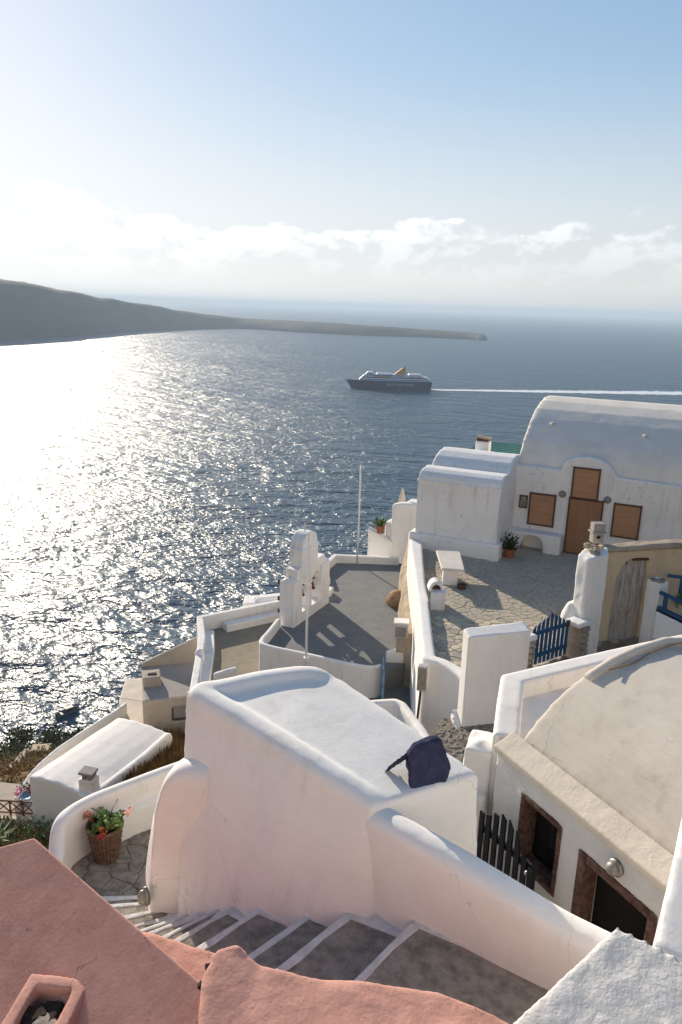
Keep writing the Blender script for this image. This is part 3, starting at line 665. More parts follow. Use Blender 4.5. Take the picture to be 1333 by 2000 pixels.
# ================================================================== PAVED COURTYARD
CT = [(-9.8, 27.6), (-7.85, 22.9), (-6.95, 20.8), (-6.25, 19.0), (-5.75, 17.8), (-4.7, 17.1), (-3.1, 17.4), (-3.35, 18.6), (-2.45, 20.2), (-1.6, 21.7), (1.6, 24.4), (3, 29.7), (-6.5, 29.7), (-6.5, 27.2), (-9.6, 27.2)]
court = tag(MB().prism(CT, -14, ZC - .035).build('courtyard', GROUT), 'courtyard of irregular stone paving before the vaulted house', 'courtyard', kind='structure')
def inside(p, poly):
    r = False; j = len(poly) - 1
    for i in range(len(poly)):
        (xi, yi), (xj, yj) = poly[i], poly[j]
        if (yi > p[1]) != (yj > p[1]) and p[0] < (xj - xi) * (p[1] - yi) / (yj - yi) + xi: r = not r
        j = i
    return r
def clip(poly, m, n):                                                # keep the side of the line through m with normal n
    out = []
    for i in range(len(poly)):
        a, b = poly[i], poly[(i + 1) % len(poly)]; da = (a - m).dot(n); db = (b - m).dot(n)
        if da <= 0: out.append(a)
        if (da < 0 < db) or (db < 0 < da): out.append(a + (b - a) * (da / (da - db)))
    return out
def crazy_paving(poly, cell, stretch, gap, seed):
    """irregular slabs: shrunken cells round scattered points"""
    R = random.Random(seed); xs = [p[0] for p in poly]; ys = [p[1] for p in poly]; S = []; y = min(ys); row = 0
    while y < max(ys):
        x = min(xs) + (row % 2) * cell * .5
        while x < max(xs):
            if R.random() > .14: S.append(Vector((x + R.uniform(-.5, .5) * cell, y + R.uniform(-.5, .5) * cell * stretch))); x += cell
        y += cell * stretch; row += 1
    out = []
    for i, s in enumerate(S):
        if not inside(s, poly): continue
        c = [s + Vector(q) * cell * 1.6 for q in ((-1, -1), (1, -1), (1, 1), (-1, 1))]
        for q in S:
            d = q - s
            if 0 < d.length < cell * 3: c = clip(c, s + d * .5 - d.normalized() * gap * .5, d)
            if len(c) < 3: break
        if len(c) >= 3 and all(inside(q, poly) or (q - s).length < cell for q in c): out.append((s, c))
    return out
def pave_material():
    m = material('irregular paving slabs', (.50, .43, .32), (.42, .365, .275), 5.0, .85, .012, 18, (.27, .24, .19), 1.2, .55, .2)
    t = m.node_tree; b = t.nodes['Principled BSDF']; src = b.inputs['Base Color'].links[0].from_socket
    oi = N(t, 'ShaderNodeObjectInfo'); hs = N(t, 'ShaderNodeHueSaturation'); t.links.new(src, hs.inputs['Color'])
    t.links.new(math_(t, 'ADD', math_(t, 'MULTIPLY', oi.outputs['Random'], .55), .70), hs.inputs['Value'])
    t.links.new(math_(t, 'ADD', math_(t, 'MULTIPLY', oi.outputs['Random'], .5), .65), hs.inputs['Saturation'])
    t.links.new(hs.outputs[0], b.inputs['Base Color'])
    return m
PAVES = pave_material()
def slab(c, s, z, h):
    n = len(c); V = [(p.x, p.y, z - .05) for p in c] + [(p.x, p.y, z + h - .008) for p in c] + [((p.x - s.x) * .9 + s.x, (p.y - s.y) * .9 + s.y, z + h) for p in c]
    return V, [tuple(range(2 * n, 3 * n))] + [(i, (i + 1) % n, n + (i + 1) % n, n + i) for i in range(n)] + [(n + i, n + (i + 1) % n, 2 * n + (i + 1) % n, 2 * n + i) for i in range(n)]
cells = crazy_paving(CT, .24, .85, .011, 3)
cells = [k for k in cells if not (-9.7 < k[0].x < -6.4 and k[0].y > 27.05)]
cells.sort(key=lambda k: k[0].length * (1 if k[0].x > -8.6 else 2) + (6 if k[0].x > -1.9 and k[0].y < 26 else 0))
rest = MB()
for i, (s, c) in enumerate(cells):
    V, F = slab(c, s, ZC, rnd(-.012, .008))
    if i < 300: MB().raw(V, F).build('paving_stone', PAVES, court)
    else: rest.raw(V, F)
tag(rest.build('paving_stones', PAVES, court), kind='stuff')

# courtyard boundary wall
path = [Vector(p) for p in ease([(-9.95, 27.95, -8.72), (-8.97, 25.5, -8.8), (-7.92, 22.95, -8.8), (-7.03, 20.85, -8.8), (-6.30, 19.06, -8.8), (-5.82, 17.9, -8.8), (-5.62, 17.5, -8.8), (-5.25, 17.4, -8.8), (-4.75, 17.15, -8.82), (-4.2, 16.75, -8.85)], 7)]
mb = MB(); mb.wall(path, [.55 - .2 * min(1, i / 14) for i in range(len(path))], -13.2, .07)
tag(mb.build('courtyard_wall', WHITE, soft=(.035, 3, .015, .8)), 'long curving white wall along the seaward side of the paved courtyard', 'wall')
t = thing('meter_box', (-5.6, 17.0, -9.3), 'grey electric meter box with a cable pipe on the curved white wall', 'meter box')
MB().box((-5.68, 17.12, -9.25), (.26, .2, .70), RAD(15)).build('casing', PLASTIC, t, bevel=.02)
MB().box((-5.655, 17.015, -9.25), (.21, .02, .62), RAD(15)).build('cover', METAL, t, bevel=.01)
MB().tube([(-5.7, 17.1, -9.55), (-5.72, 17.14, -9.8), (-5.8, 17.25, -10.7)], .035, 8).build('conduit', BROWN, t)
t = thing('thick_wall', (-3.7, 16.5, -9.6), 'tall thick white wall slab beside the blue picket gate', 'wall')
mb = MB(); mb.prism([(-4.42, 16.12), (-4.18, 15.78), (-2.98, 16.80), (-3.25, 17.18)], -10.2, [-7.2, -7.25, -7.22, -7.16]); mb.build('masonry', WHITE, t, soft=(.03, 3, .015, .7))
mb = MB(); mb.prism([(-4.62, 16.25), (-4.28, 15.55), (-3.75, 15.75), (-3.9, 16.3)], -11, [-9.35, -9.55, -9.7, -9.4]); mb.box((-4.35, 15.2, -10.2), (.5, .55, 1.1), .4)
mb.build('footing', ROUGHW, t, soft=(.05, 3, .12, .35))

# stone table
t = thing('stone_table', (-7.2, 24.2, ZC), 'pale marble table on a white block in the courtyard', 'table')
mb = MB(); mb.prism([(-7.32, 23.58), (-6.83, 23.70), (-7.1, 24.55), (-7.6, 24.4)], ZC - .03, -8.53); mb.build('pedestal', WHITE, t, soft=(.03, 3, .01, .3))
MB().prism([(-7.30, 23.34), (-6.58, 23.58), (-7.32, 25.42), (-8.12, 25.12)], -8.53, -8.43).build('table_top', MARBLE, t, bevel=.015)
o = MB().lathe([(.13, 0), (.17, .10), (.16, .16), (.12, .16), (.11, .1), (.01, .09)], (-6.62, 23.55, ZC - .01), 14).build('bowl', BROWN, smooth=True)
tag(o, 'small dark bowl on the paving in the shadow of the stone table', 'bowl')
# hooded vent
t = thing('hooded_vent', (-6.75, 21.55, ZC), 'small white hooded vent against the courtyard wall', 'vent')
mb = MB(); mb.prism([(-6.93, 21.22), (-6.52, 21.40), (-6.68, 21.95), (-7.10, 21.8)], ZC - .05, -8.52); mb.build('base', WHITE, t, soft=(.03, 3, .015, .3))
hd = dirv(-62); sd = dirv(24)
c0 = Vector((-6.93, 21.62, -8.55)); ring = [c0 + sd * (.24 * math.cos(RAD(k))) + Vector((0, 0, .34 * math.sin(RAD(k)))) for k in range(0, 181, 15)]
ring2 = [c0 + sd * (.15 * math.cos(RAD(k))) + Vector((0, 0, .02 + .20 * math.sin(RAD(k)))) for k in range(180, -1, -15)]
mb = MB(); mb.extr([p - hd * .05 for p in ring] + [p - hd * .05 for p in ring2], hd * .26); mb.extr([p - hd * .2 for p in ring], hd * .17)
mb.build('hood', WHITE, t, soft=(.02, 2, .01, .3))
MB().extr([p + hd * .0 for p in ring2], hd * .04).build('opening', BROWN, t)

# blue picket gate and its stone jambs
g0, g1 = Vector((-3.30, 18.72, 0)), Vector((-2.56, 20.0, 0)); gd = (g1 - g0); gl = gd.length; ga = math.atan2(gd.y, gd.x)
t = thing('picket_gate', (-2.93, 19.36, ZC), 'blue wooden picket gate with a peaked top between stone jambs', 'gate')
for i in range(9):
    s = (i + .5) / 9; q = g0 + gd * s; ht = 1.06 + .36 * (1 - abs(s - .5) * 2) - .12 * s
    w = .108; u = gd.normalized() * w / 2; n = Vector((u.y, -u.x, 0)).normalized() * .02; zb = ZC + .05
    tl = .05 * (1 if s < .5 else -1)
    MB().extr([q - u + Vector((0, 0, zb)), q + u + Vector((0, 0, zb)), q + u + Vector((0, 0, zb + ht + tl)), q - u + Vector((0, 0, zb + ht - tl))], n).build('picket', BLUE, t)
for z in (.30, .95): MB().box((g0 + g1) / 2 + Vector((.03, -.0, ZC + z)) - Vector((gd.y, -gd.x, 0)).normalized() * .03, (gl * .98, .045, .11), ga).build('rail', BLUE, t)
MB().box(g0 + gd * .93 + Vector((0, 0, ZC + 1.0)) + Vector((gd.y, -gd.x, 0)).normalized() * .05, (.10, .04, .16), ga).build('latch', BROWN, t)
for p, rr, hz, lab in (((-3.42, 18.42), .24, 1.05, 'reddish stone gate jamb next to the thick white wall'), ((-2.36, 20.22), .26, 1.0, 'rough stone gate jamb below the white pillar')):
    t = thing('gate_jamb', (*p, ZC), lab, 'gate post')
    for i in range(6):
        for j in (-1, 1):
            MB().box((p[0] + j * rr * .42 + rnd(-.02, .02), p[1] + rnd(-.02, .02), ZC - .1 + (i + .5) * hz / 6), (rr * .84 + rnd(-.03, .02), rr * 1.5 + rnd(-.04, .04), hz / 6 - .02), ga + rnd(-.08, .08)).build('stone', STONE, t, bevel=.035)
    MB().box((*p, ZC - .1 + hz / 2), (rr * 1.55, rr * 1.4, hz), ga).build('mortar', TAN, t)
    MB().box((*p, ZC - .05 + hz), (rr * 2.0, rr * 1.9, .14), ga).build('cap', WHITE, t, soft=(.03, 3, .02, .2))
# white pillar with crumbling top
t = thing('gate_pillar', (-2.2, 20.9, ZC), 'tall white plastered pillar with a crumbling rubble top beside the old door', 'pillar')
mb = MB(); mb.prism([(-2.62, 20.62), (-2.30, 20.33), (-1.84, 20.84), (-1.95, 21.45), (-2.5, 21.3)], -10.2, [-6.35, -6.38, -6.30, -6.25, -6.28])
mb.lathe([(.30, -2.0), (.34, -.9), (.30, -.2), (.16, .12), (.02, .2)], (-2.62, 20.75, -7.95), 14)
mb.build('masonry', WHITE, t, soft=(.04, 4, .06, .5))
for _ in range(16):
    MB().box((-2.2 + rnd(-.28, .22), 20.95 + rnd(-.3, .3), -6.27 + rnd(-.02, .06)), (rnd(.08, .2), rnd(.08, .18), rnd(.06, .13)), rnd(0, 3), rnd(-.3, .3), rnd(-.3, .3)).build('rubble_stone', STONE if random.random() < .6 else OCHRE, t, bevel=.02)
t = thing('chimney', (-2.35, 21.95, -6.3), 'weathered grey stone chimney on the ochre wall next to the pillar', 'chimney')
MB().box((-2.33, 21.9, -6.16), (.32, .28, .30), RAD(30)).build('base', GREYBEIGE, t, bevel=.02)
MB().box((-2.33, 21.9, -5.99), (.42, .36, .045), RAD(30)).build('slab', GREYBEIGE, t, bevel=.01)
MB().box((-2.33, 21.9, -5.85), (.34, .30, .24), RAD(30)).build('stack', GREYBEIGE, t, bevel=.02)
MB().box((-2.26, 21.755, -6.12), (.10, .03, .07), RAD(30)).build('slot', DARK, t)
# ochre wall with the old plank door
t = thing('ochre_wall', (-.5, 22.7, ZC), 'old ochre plastered wall with a weathered arched plank door', 'wall')
od = dirv(40); on = dirv(-50); o0 = Vector((-1.98, 21.4, 0))
def oc(s, n, z): return o0 + od * s + on * n + Vector((0, 0, z))
def ocbox(mb, s0, s1, n0, n1, z0, z1): mb.box(oc((s0 + s1) / 2, (n0 + n1) / 2, (z0 + z1) / 2), (s1 - s0, n1 - n0, z1 - z0), RAD(40))
mb = MB(); ocbox(mb, 0, .42, -.32, 0, -10, -6.36); ocbox(mb, 1.42, 4.4, -.32, 0, -10, -6.33); ocbox(mb, .40, 1.44, -.32, 0, -6.66, -6.35)
mb.extr([oc(.41, 0, -6.6), oc(.41, 0, -7.5), oc(.47, 0, -7.2), oc(.58, 0, -6.92), oc(.75, 0, -6.75), oc(1.0, 0, -6.66)], on * -.32)
mb.build('masonry', OCHRE, t, soft=(.045, 3, .05, .5))
mb = MB(); mb.wall([oc(0, -.16, -6.30), oc(1.5, -.16, -6.24), oc(3, -.16, -6.27), oc(4.4, -.16, -6.25)], .44, -6.42, .06); mb.build('coping', TAN, t, soft=(.04, 2, .06, .4))
zp = -9.2
for i in range(5):
    s = .42 + i * .20; z1 = -6.72 + (.0 if i > 1 else -.13 * (2 - i)) + rnd(-.02, .02)
    MB().box(oc(s + .10, -.13 + rnd(-.008, .008), (zp + z1) / 2), (.19, .045, z1 - zp), RAD(40)).build('plank', OLDWOOD, t, bevel=.008)
for z in (-7.25, -8.2): MB().box(oc(.92, -.10, z), (.98, .03, .07), RAD(40)).build('batten', OLDWOOD, t)
MB().tube([oc(1.05, -.09, -8.15), oc(1.05, -.05, -8.2), oc(1.05, -.09, -8.32)], .014, 6).build('door_pull', METAL, t)
MB().box(oc(.92, -.30, -7.9), (1.1, .03, 2.6), RAD(40)).build('dark_gap', DARK, t)  # dark sheet painted as the shade behind the planks
MB().box(oc(1.18, -.06, -6.70), (.5, .12, .05), RAD(40), .03).build('lintel', BROWN, t)
# white post, low wall and blue railing beyond the door
t = thing('corner_post', (-.55, 21.75, -8), 'square white post with a broken stone top at the end of the blue railing', 'post')
MB().prism([(-.86, 21.78), (-.50, 21.50), (-.28, 21.84), (-.64, 22.05)], -11, [-7.10, -7.16, -7.10, -7.06]).build('shaft', WHITE, t, soft=(.04, 3, .025, .4))
for _ in range(7): MB().box((-.57 + rnd(-.14, .14), 21.78 + rnd(-.12, .12), -7.09), (rnd(.08, .16), rnd(.08, .14), .07), rnd(0, 3)).build('stone_chip', STONE, t, bevel=.015)
o = MB().wall([(-.48, 21.52, -7.86), (.2, 21.2, -7.98), (1.6, 20.6, -8.2)], .22, -11, .03).build('balcony_wall', WHITE, soft=(.04, 3, .02, .4))
tag(o, 'white wall carrying the blue railing', 'wall')
t = thing('balcony_railing', (.2, 21.2, -7.9), 'blue painted wooden railing on top of a white wall', 'railing')
A, B = Vector((-.46, 21.5, -7.84)), Vector((1.6, 20.6, -8.16)); ra = math.atan2(B.y - A.y, B.x - A.x)
def bar(p, q, w, hh, nm, m): 
    p, q = Vector(p), Vector(q); d = q - p; MB().box((p + q) / 2, (d.length, w, hh), math.atan2(d.y, d.x), -math.asin(d.z / d.length)).build(nm, m, t)
bar(A + Vector((0, 0, .06)), B + Vector((0, 0, .06)), .10, .09, 'bottom_rail', BLUE); bar(A + Vector((0, 0, .5)), B + Vector((0, 0, .5)), .09, .08, 'top_rail', BLUE)
bar(A + Vector((0, 0, -.02)), B + Vector((0, 0, -.02)), .14, .05, 'sill', NAVY)
for s in (.08, .36, .64, .92):
    q = A.lerp(B, s); MB().box(q + Vector((0, 0, .28)), (.09, .09, .5), ra).build('post', BLUE, t)
t = thing('rear_railing', (.4, 22.0, -7.1), 'upper blue railing bar running back from the white post', 'railing')
MB().box((.2, 22.05, -6.98), (1.1, .08, .08), RAD(8)).build('top_rail', BLUE, t); MB().box((.05, 22.02, -7.3), (.12, .1, .7), RAD(8)).build('post', BLUE, t)
t = thing('balcony_plant', (.25, 21.55, -8.1), 'leafy green plant behind the blue railing', 'plant')
b = MB(); bush(b, (.28, 21.5, -7.42), .36, 420, .12, .4); b.build('foliage', LEAFP, t); b = MB()
for _ in range(5): b.tube([(.25, 21.55, -8.1), Vector((.28, 21.5, -7.5)) + rdir() * .2], .012, 5)
b.build('stems', STEMM, t)
o = MB().lathe([(.10, 0), (.15, .22), (.16, .24), (.12, .24), (.01, .2)], (.22, 20.85, -8.62), 14).build('red_pot', BELLM, smooth=True)
tag(o, 'dark red pot below the blue railing', 'pot')
tag(MB().prism([(-.6, 20.2), (1.6, 19.4), (1.8, 20.6), (-.4, 21.5)], -14, -8.63).build('balcony_floor', WHITE), 'white ledge under the blue railing', 'ledge', kind='structure')

# ================================================================== LANE BETWEEN THE HOUSES
PATH = [(-4.75, 15.9), (-3.5, 17.0), (-3.4, 18.5), (-2.5, 20.2), (-1.7, 21.6), (-.6, 21.4), (-.2, 17), (-.9, 12.5), (-2.2, 9.6), (-3.6, 9.6), (-4.6, 13.6)]
lane = tag(MB().prism(PATH, -14, -9.56).build('lane', PEB), 'pebbled lane running down between the white walls', 'lane', kind='structure')
R = random.Random(5); mb = MB()
for _ in range(2600):
    x, y = R.uniform(-4.8, -1.4), R.uniform(12.5, 19.5)
    if inside((x, y), PATH):
        r = R.uniform(.025, .055); V = [(x + r * math.cos(k * 1.047 + r) * R.uniform(.8, 1.2), y + r * math.sin(k * 1.047 + r) * R.uniform(.8, 1.2), -9.57) for k in range(6)]
        mb.raw(V + [(x + (v[0] - x) * .6, y + (v[1] - y) * .6, -9.555 + r * .4) for v in V], [(6, 7, 8, 9, 10, 11)] + [(i, (i + 1) % 6, 6 + (i + 1) % 6, 6 + i) for i in range(6)])
tag(mb.build('pebbles', STONE, lane), kind='stuff')
tag(MB().prism([(-2.9, 6.4), (-1.9, 8.3), (.8, 6.3), (.6, 4.4), (-1.4, 4.9)], -14, -7.3).build('yard', STEP), 'sunken stone yard before the cream vaulted house', 'yard', kind='structure')

# ================================================================== GREY ROOF TERRACE WITH THE BELL TOWER
ZT = -11.8
TP = [(-12.9, 20.95), (-11.08, 20.98), (-9.39, 21.05), (-8.75, 21.3), (-7.9, 22.85), (-9.6, 26.3), (-11.1, 30.2), (-11.9, 32.4), (-14.9, 31.0), (-14.7, 29.2), (-13.95, 27), (-13.4, 23)]
t = thing('roof_terrace', (-11.5, 26, -13), 'grey painted roof terrace with a low white kerb', 'terrace')
MB().prism(TP, -18, ZT).build('floor', GREYF, t)
mb = MB(); mb.wall([(-13.9, 28.0, -11.5), (-14.78, 29.2, -11.45), (-14.95, 30.85, -11.42), (-13.5, 31.55, -11.44), (-12.2, 32.1, -11.45)], .24, -18, .05)
mb.build('kerb', WHITEF, t, bevel=.012)
mb = MB(); mb.wall(ease([(-13.45, 23.0, -11.45), (-13.2, 21.9, -11.45), (-13.0, 21.05, -11.45), (-12.55, 20.83, -11.45), (-11.08, 20.92, -11.45), (-9.5, 20.98, -11.45), (-8.8, 21.15, -11.46), (-8.6, 21.5, -11.5)], 5), .17, -18, .06)
mb.build('kerb', WHITEF, t, bevel=.012)
MB().box((-13.55, 26.9, -11.68), (.8, .55, .3), .2).build('kerb_block', WHITEF, t, soft=(.05, 2, .02, .3))
t = thing('tan_bank', (-9.5, 25.5, -12), 'bare tan masonry strip between the grey terrace and the courtyard wall', 'wall')
LB = [(-8.5, 22.7), (-10.15, 26.3), (-11.65, 30.2), (-12.35, 32.4)]; LTp = [(-8.2, 22.5), (-9.68, 26.25), (-11.1, 29.9), (-11.8, 32.2)]; RT = [(-7.6, 22.2), (-9.0, 25.6), (-10.0, 28.2), (-10.7, 31.7)]
V = [(*p, -13) for p in LB] + [(*p, -10.62) for p in LTp] + [(*p, -10.5) for p in RT] + [(*p, -13) for p in RT]; F = []
for i in range(3):
    for k in range(4): F.append((k * 4 + i, k * 4 + i + 1, ((k + 1) % 4) * 4 + i + 1, ((k + 1) % 4) * 4 + i))
F += [(0, 4, 8, 12), (3, 15, 11, 7)]
MB().raw(V, F).build('masonry', TAN, t, soft=(.07, 2, .14, .6))
o = MB().lathe([(.05, 0), (.42, .0), (.5, .22), (.4, .48), (.16, .64), (.02, .66)], (-10.32, 27.35, ZT - .03), 9); o = o.build('rock', SAND, soft=(.06, 2, .16, .7)); o.scale = (1, 1, 1)
tag(o, 'orange brown boulder resting on the grey terrace', 'rock')
t = thing('utility_box', (-8.15, 22.0, -10.5), 'grey metal utility box on the tan strip by the courtyard wall', 'utility box')
MB().box((-8.12, 21.95, -10.3), (.44, .34, .52), RAD(20)).build('casing', PLASTIC, t, bevel=.02); MB().box((-8.07, 21.77, -10.34), (.34, .02, .34), RAD(20)).build('grille', METAL, t)
MB().box((-8.12, 21.95, -10.02), (.5, .4, .05), RAD(20)).build('lid', WHITEF, t)
MB().box((-8.12, 21.95, -10.8), (.3, .25, .6), RAD(20)).build('foot', TAN, t)
tag(MB().prism([(-9.3, 20.0), (-8.75, 21.3), (-8.6, 22.9), (-7.3, 22.8), (-5.7, 17.2), (-5.2, 14.5), (-8.6, 15.0), (-9.3, 18)], -16, -12.6).build('alley', GREYF), 'dark grey sunken alley under the courtyard wall', 'alley', kind='structure')
tag(MB().wall([(-8.78, 22.35, -11.42), (-8.35, 22.55, -11.3), (-7.75, 22.85, -11.1)], .2, -13, .03).build('alley_wall', WHITEF, soft=(.045, 2, .02, .4)), 'short white wall closing the sunken alley', 'wall')
t = thing('blue_gate', (-8.48, 21.4, -12.6), 'narrow blue gate seen edge on at the mouth of the sunken alley', 'gate')
A, B = Vector((-8.30, 20.95, 0)), Vector((-8.64, 21.78, 0)); ra = math.atan2(B.y - A.y, B.x - A.x)
for i in range(6): q = A.lerp(B, (i + .5) / 6); MB().box((q.x, q.y, -12.0), (.10, .035, 1.1), ra).build('board', BLUE, t)
MB().tube([A + Vector((0, 0, -11.42)), B + Vector((0, 0, -11.36))], .028, 8).build('top_bar', BLUEP, t); MB().tube([A + Vector((.02, 0, -12.6)), A + Vector((.02, 0, -11.38))], .05, 8).build('post', BLUEP, t)
MB().tube([B + Vector((0, .02, -12.6)), B + Vector((0, .02, -11.33))], .03, 8).build('post', BLUE, t)
# two flagpoles
for p, z0, z1, lab in (((-10.98, 20.62), -13.2, -7.15, 'slim white flagpole standing before the bell tower'), ((-13.95, 31.2), -11.9, -7.12, 'slim white flagpole on the back kerb of the grey terrace')):
    t = thing('flagpole', (*p, z0), lab, 'flagpole')
    MB().tube([(*p, z0), (*p, z1)], [.036, .028], 10).build('pole', POLE, t, smooth=True); MB().lathe([(.02, 0), (.055, .03), (.05, .08), (.01, .11)], (*p, z1), 10).build('finial', POLE, t)
    MB().tube([(p[0] + .05, p[1], z0 + 1), (p[0] + .06, p[1], z1 - .1)], .006, 5).build('halyard', POLE, t)
    MB().lathe([(.09, 0), (.09, .05), (.05, .06)], (*p, z0 if z0 > -12.5 else -11.5), 10).build('collar', POLE, t)
# bell tower: a bell wall along b, openings looking through along a
t = thing('bell_tower', (-13.2, 24.7, ZT), 'small white bell tower with two red brown bells on the grey terrace', 'bell tower')
TA0, TA1 = -13.52, -12.9
def tb(prof, a0=TA0, a1=TA1): m = MB(); m.extr([(a0, b, z) for b, z in prof], (a1 - a0, 0, 0)); return m
def gable(mb, b0, b1, z0, zs, zr):                                   # pier with a little saddle cap, ridge along b
    mb.box(((TA0 + TA1) / 2, (b0 + b1) / 2, (z0 + zs) / 2), (TA1 - TA0, b1 - b0, zs - z0))
    mb.extr([(TA0, b0, zs - .01), (TA1, b0, zs - .01), ((TA0 + TA1) / 2, b0 + .05, zr)], (0, b1 - b0, 0))
m = MB(); gable(m, 23.18, 23.85, -14, -10.02, -9.86); m.build('near_pier', WHITEF, t, bevel=.018)
m = MB(); gable(m, 25.45, 26.15, -14, -9.95, -9.8); m.build('far_pier', WHITEF, t, bevel=.018)
# arcade: two arched bays with a slim middle column
prof = [(23.5, -9.6), (23.5, -10.5), (23.85, -10.5)] + [(b, z) for b, z in arc((24.2, -10.42), .33, 180, 0, 10)] + [(24.53, -10.5), (24.73, -10.5)] + [(b, z) for b, z in arc((25.08, -10.42), .33, 180, 0, 10)] + [(25.41, -10.5), (25.8, -10.5), (25.8, -9.6)]
m = tb(prof, TA0 + .06, TA1 - .06)
m.extr([(TA0 + .06, 24.53, -10.55), (TA0 + .06, 24.73, -10.55), (TA0 + .06, 24.73, -11.5), (TA0 + .06, 24.53, -11.5)], (.50, 0, 0))
m.build('arcade', WHITEF, t, bevel=.012)
m = MB(); m.box(((TA0 + TA1) / 2, 24.65, -11.62), (.62, 1.7, .44)); m.build('sill', WHITEF, t, bevel=.018)
# upper belfry with a rounded crown
m = MB(); m.box(((TA0 + TA1) / 2, 24.5, -9.42), (.56, 1.28, 1.1)); m.box(((TA0 + TA1) / 2, 24.5, -8.96), (.62, 1.36, .10))
cr = [(23.9, -8.95), (23.9, -8.7)] + [(b, z) for b, z in arc((24.5, -8.78), .60, 172, 8, 14)] + [(25.1, -8.7), (25.1, -8.95)]
m.extr([(TA0 + .05, b, max(z, -8.95) if z < -8.78 else -8.78 + (z + 8.78) * .75) for b, z in cr], (.52, 0, 0))
m.build('belfry', WHITEF, t, soft=(.018, 2, .004, .4))
m = MB(); m.tube([(-13.21, 24.5, -8.45), (-13.21, 24.5, -8.02)], .022, 6); m.tube([(-13.21, 24.34, -8.17), (-13.21, 24.66, -8.17)], .02, 6); m.build('cross', BAND, t)
for b in (24.2, 25.08):
    bl = MB().lathe([(.01, .30), (.07, .29), (.12, .22), (.14, .08), (.19, 0), (.17, 0), (.02, .12)], (-13.2, b, -10.86), 16).build('bell', BELLM, t, smooth=True)
    MB().tube([(-13.2, b - .3, -10.52), (-13.2, b + .3, -10.52)], .03, 6).build('yoke', BROWN, bl); MB().tube([(-13.2, b, -10.7), (-13.2, b, -10.92)], .02, 6).build('clapper', BROWN, bl)
for z in (-10.1, -10.75, -11.25): MB().lathe([(.05, 0), (.09, .05), (.09, .14), (.01, .16)], (-13.5, 23.3, z), 10, (-1, -.3, 0)).build('spotlight', BROWN, t)

# ================================================================== EARTHEN TERRACE, BEIGE HOUSE AND THE LOWER ROOFS
t = thing('lower_terrace', (-15, 22, -14), 'lower terrace with an earthen floor and white parapet benches', 'terrace')
MB().prism([(-13.1, 18.0), (-12.8, 20.8), (-13.3, 23), (-13.7, 26), (-15.4, 26.5), (-17.3, 23.4), (-14.0, 18.4)], -20, -13.0).build('floor', OLIVE, t)
mb = MB(); mb.wall([(-14.0, 18.4, -12.4), (-16.25, 22.0, -12.4), (-17.42, 23.45, -12.38), (-15.6, 26.5, -12.4), (-14.2, 28.9, -12.4)], .26, -20, .05); mb.build('parapet', WHITEF, t, bevel=.012)
mb = MB(); mb.wall([(-13.75, 18.5, -12.72), (-15.95, 22.05, -12.72), (-16.75, 23.15, -12.72)], .38, -13.3, .04); mb.build('bench', WHITEF, t, bevel=.015)
mb = MB(); mb.wall([(-16.55, 23.95, -12.70), (-15.2, 26.2, -12.70)], .42, -13.3, .04); mb.build('bench', WHITEF, t, bevel=.015)
MB().lathe([(.18, -.5), (.18, 0), (.12, .12), (.02, .17)], (-15.45, 20.75, -12.4), 12).build('parapet_knob', WHITEF, t, smooth=True)
MB().wall([(-14.0, 19.6, -12.35), (-13.75, 20.0, -12.3), (-13.55, 20.3, -12.3)], .2, -13.2, .05).build('kerb', WHITEF, t, soft=(.05, 2, .02, .5))
o = MB().prism([(-17.5, 26.7), (-16.1, 27.6), (-16.6, 28.5), (-18.0, 27.7)], -22, -13.0).wall([(-17.25, 27.4, -12.86), (-16.4, 28.3, -12.86)], .5, -14, .04).build('white_roof', WHITEF, soft=(.07, 2, .03, .5))
tag(o, 'flat white roof edge beyond the lower terrace parapet', 'roof')
t = thing('beige_house', (-18, 22.5, -17), 'beige rendered house with a sunken grey roof and one dark window', 'house')
bd = dirv(41); bn = dirv(131); b0 = Vector((-18.38, 20.9, 0))
def bh(s, n, z): p = b0 + bd * s + bn * n; return (p.x, p.y, z)
def bhbox(mb, s0, s1, n0, n1, z0, z1): mb.box(bh((s0 + s1) / 2, (n0 + n1) / 2, (z0 + z1) / 2), (s1 - s0, n1 - n0, z1 - z0), RAD(41))
mb = MB(); bhbox(mb, 0, 1.12, 0, .3, -22, -15.25); bhbox(mb, 1.9, 3.2, 0, .3, -22, -15.25); bhbox(mb, 1.1, 1.92, 0, .3, -22, -16.3); bhbox(mb, 1.1, 1.92, 0, .3, -15.65, -15.25)
bhbox(mb, 0, .3, .2, 3.2, -22, -15.3); mb.build('wall', BEIGE, t, soft=(.05, 3, .02, .6))
MB().prism([bh(.1, .1, 0)[:2], bh(3.2, .1, 0)[:2], bh(3.2, 3.0, 0)[:2], bh(.1, 3.0, 0)[:2]], -16.2, -15.24).build('roof', GREYBEIGE, t)
w_ = MB(); bhbox(w_, 1.1, 1.92, .16, .2, -16.3, -15.65); w_ = w_.build('window', GLASS, t)
f_ = MB(); bhbox(f_, 1.12, 1.18, .10, .18, -16.29, -15.66); bhbox(f_, 1.84, 1.9, .10, .18, -16.29, -15.66); bhbox(f_, 1.18, 1.84, .10, .18, -16.29, -16.23); f_.build('frame', BROWN, w_)
mb = MB(); mb.extr([bh(.0, 3.0, -16), bh(3.2, 3.0, -16), bh(3.2, 3.0, -13.75), bh(.0, 3.0, -15.12)], bn * .22); mb.build('parapet', BEIGE, t, soft=(.05, 2, .02, .5))
mb = MB(); bhbox(mb, .05, .75, 1.1, 1.85, -15.3, -14.82); mb.build('roof_box', BEIGE, t, soft=(.04, 2, .01, .4)); mb = MB(); bhbox(mb, .25, .6, 1.35, 1.5, -14.83, -14.79); mb.build('slot', DARK, t)
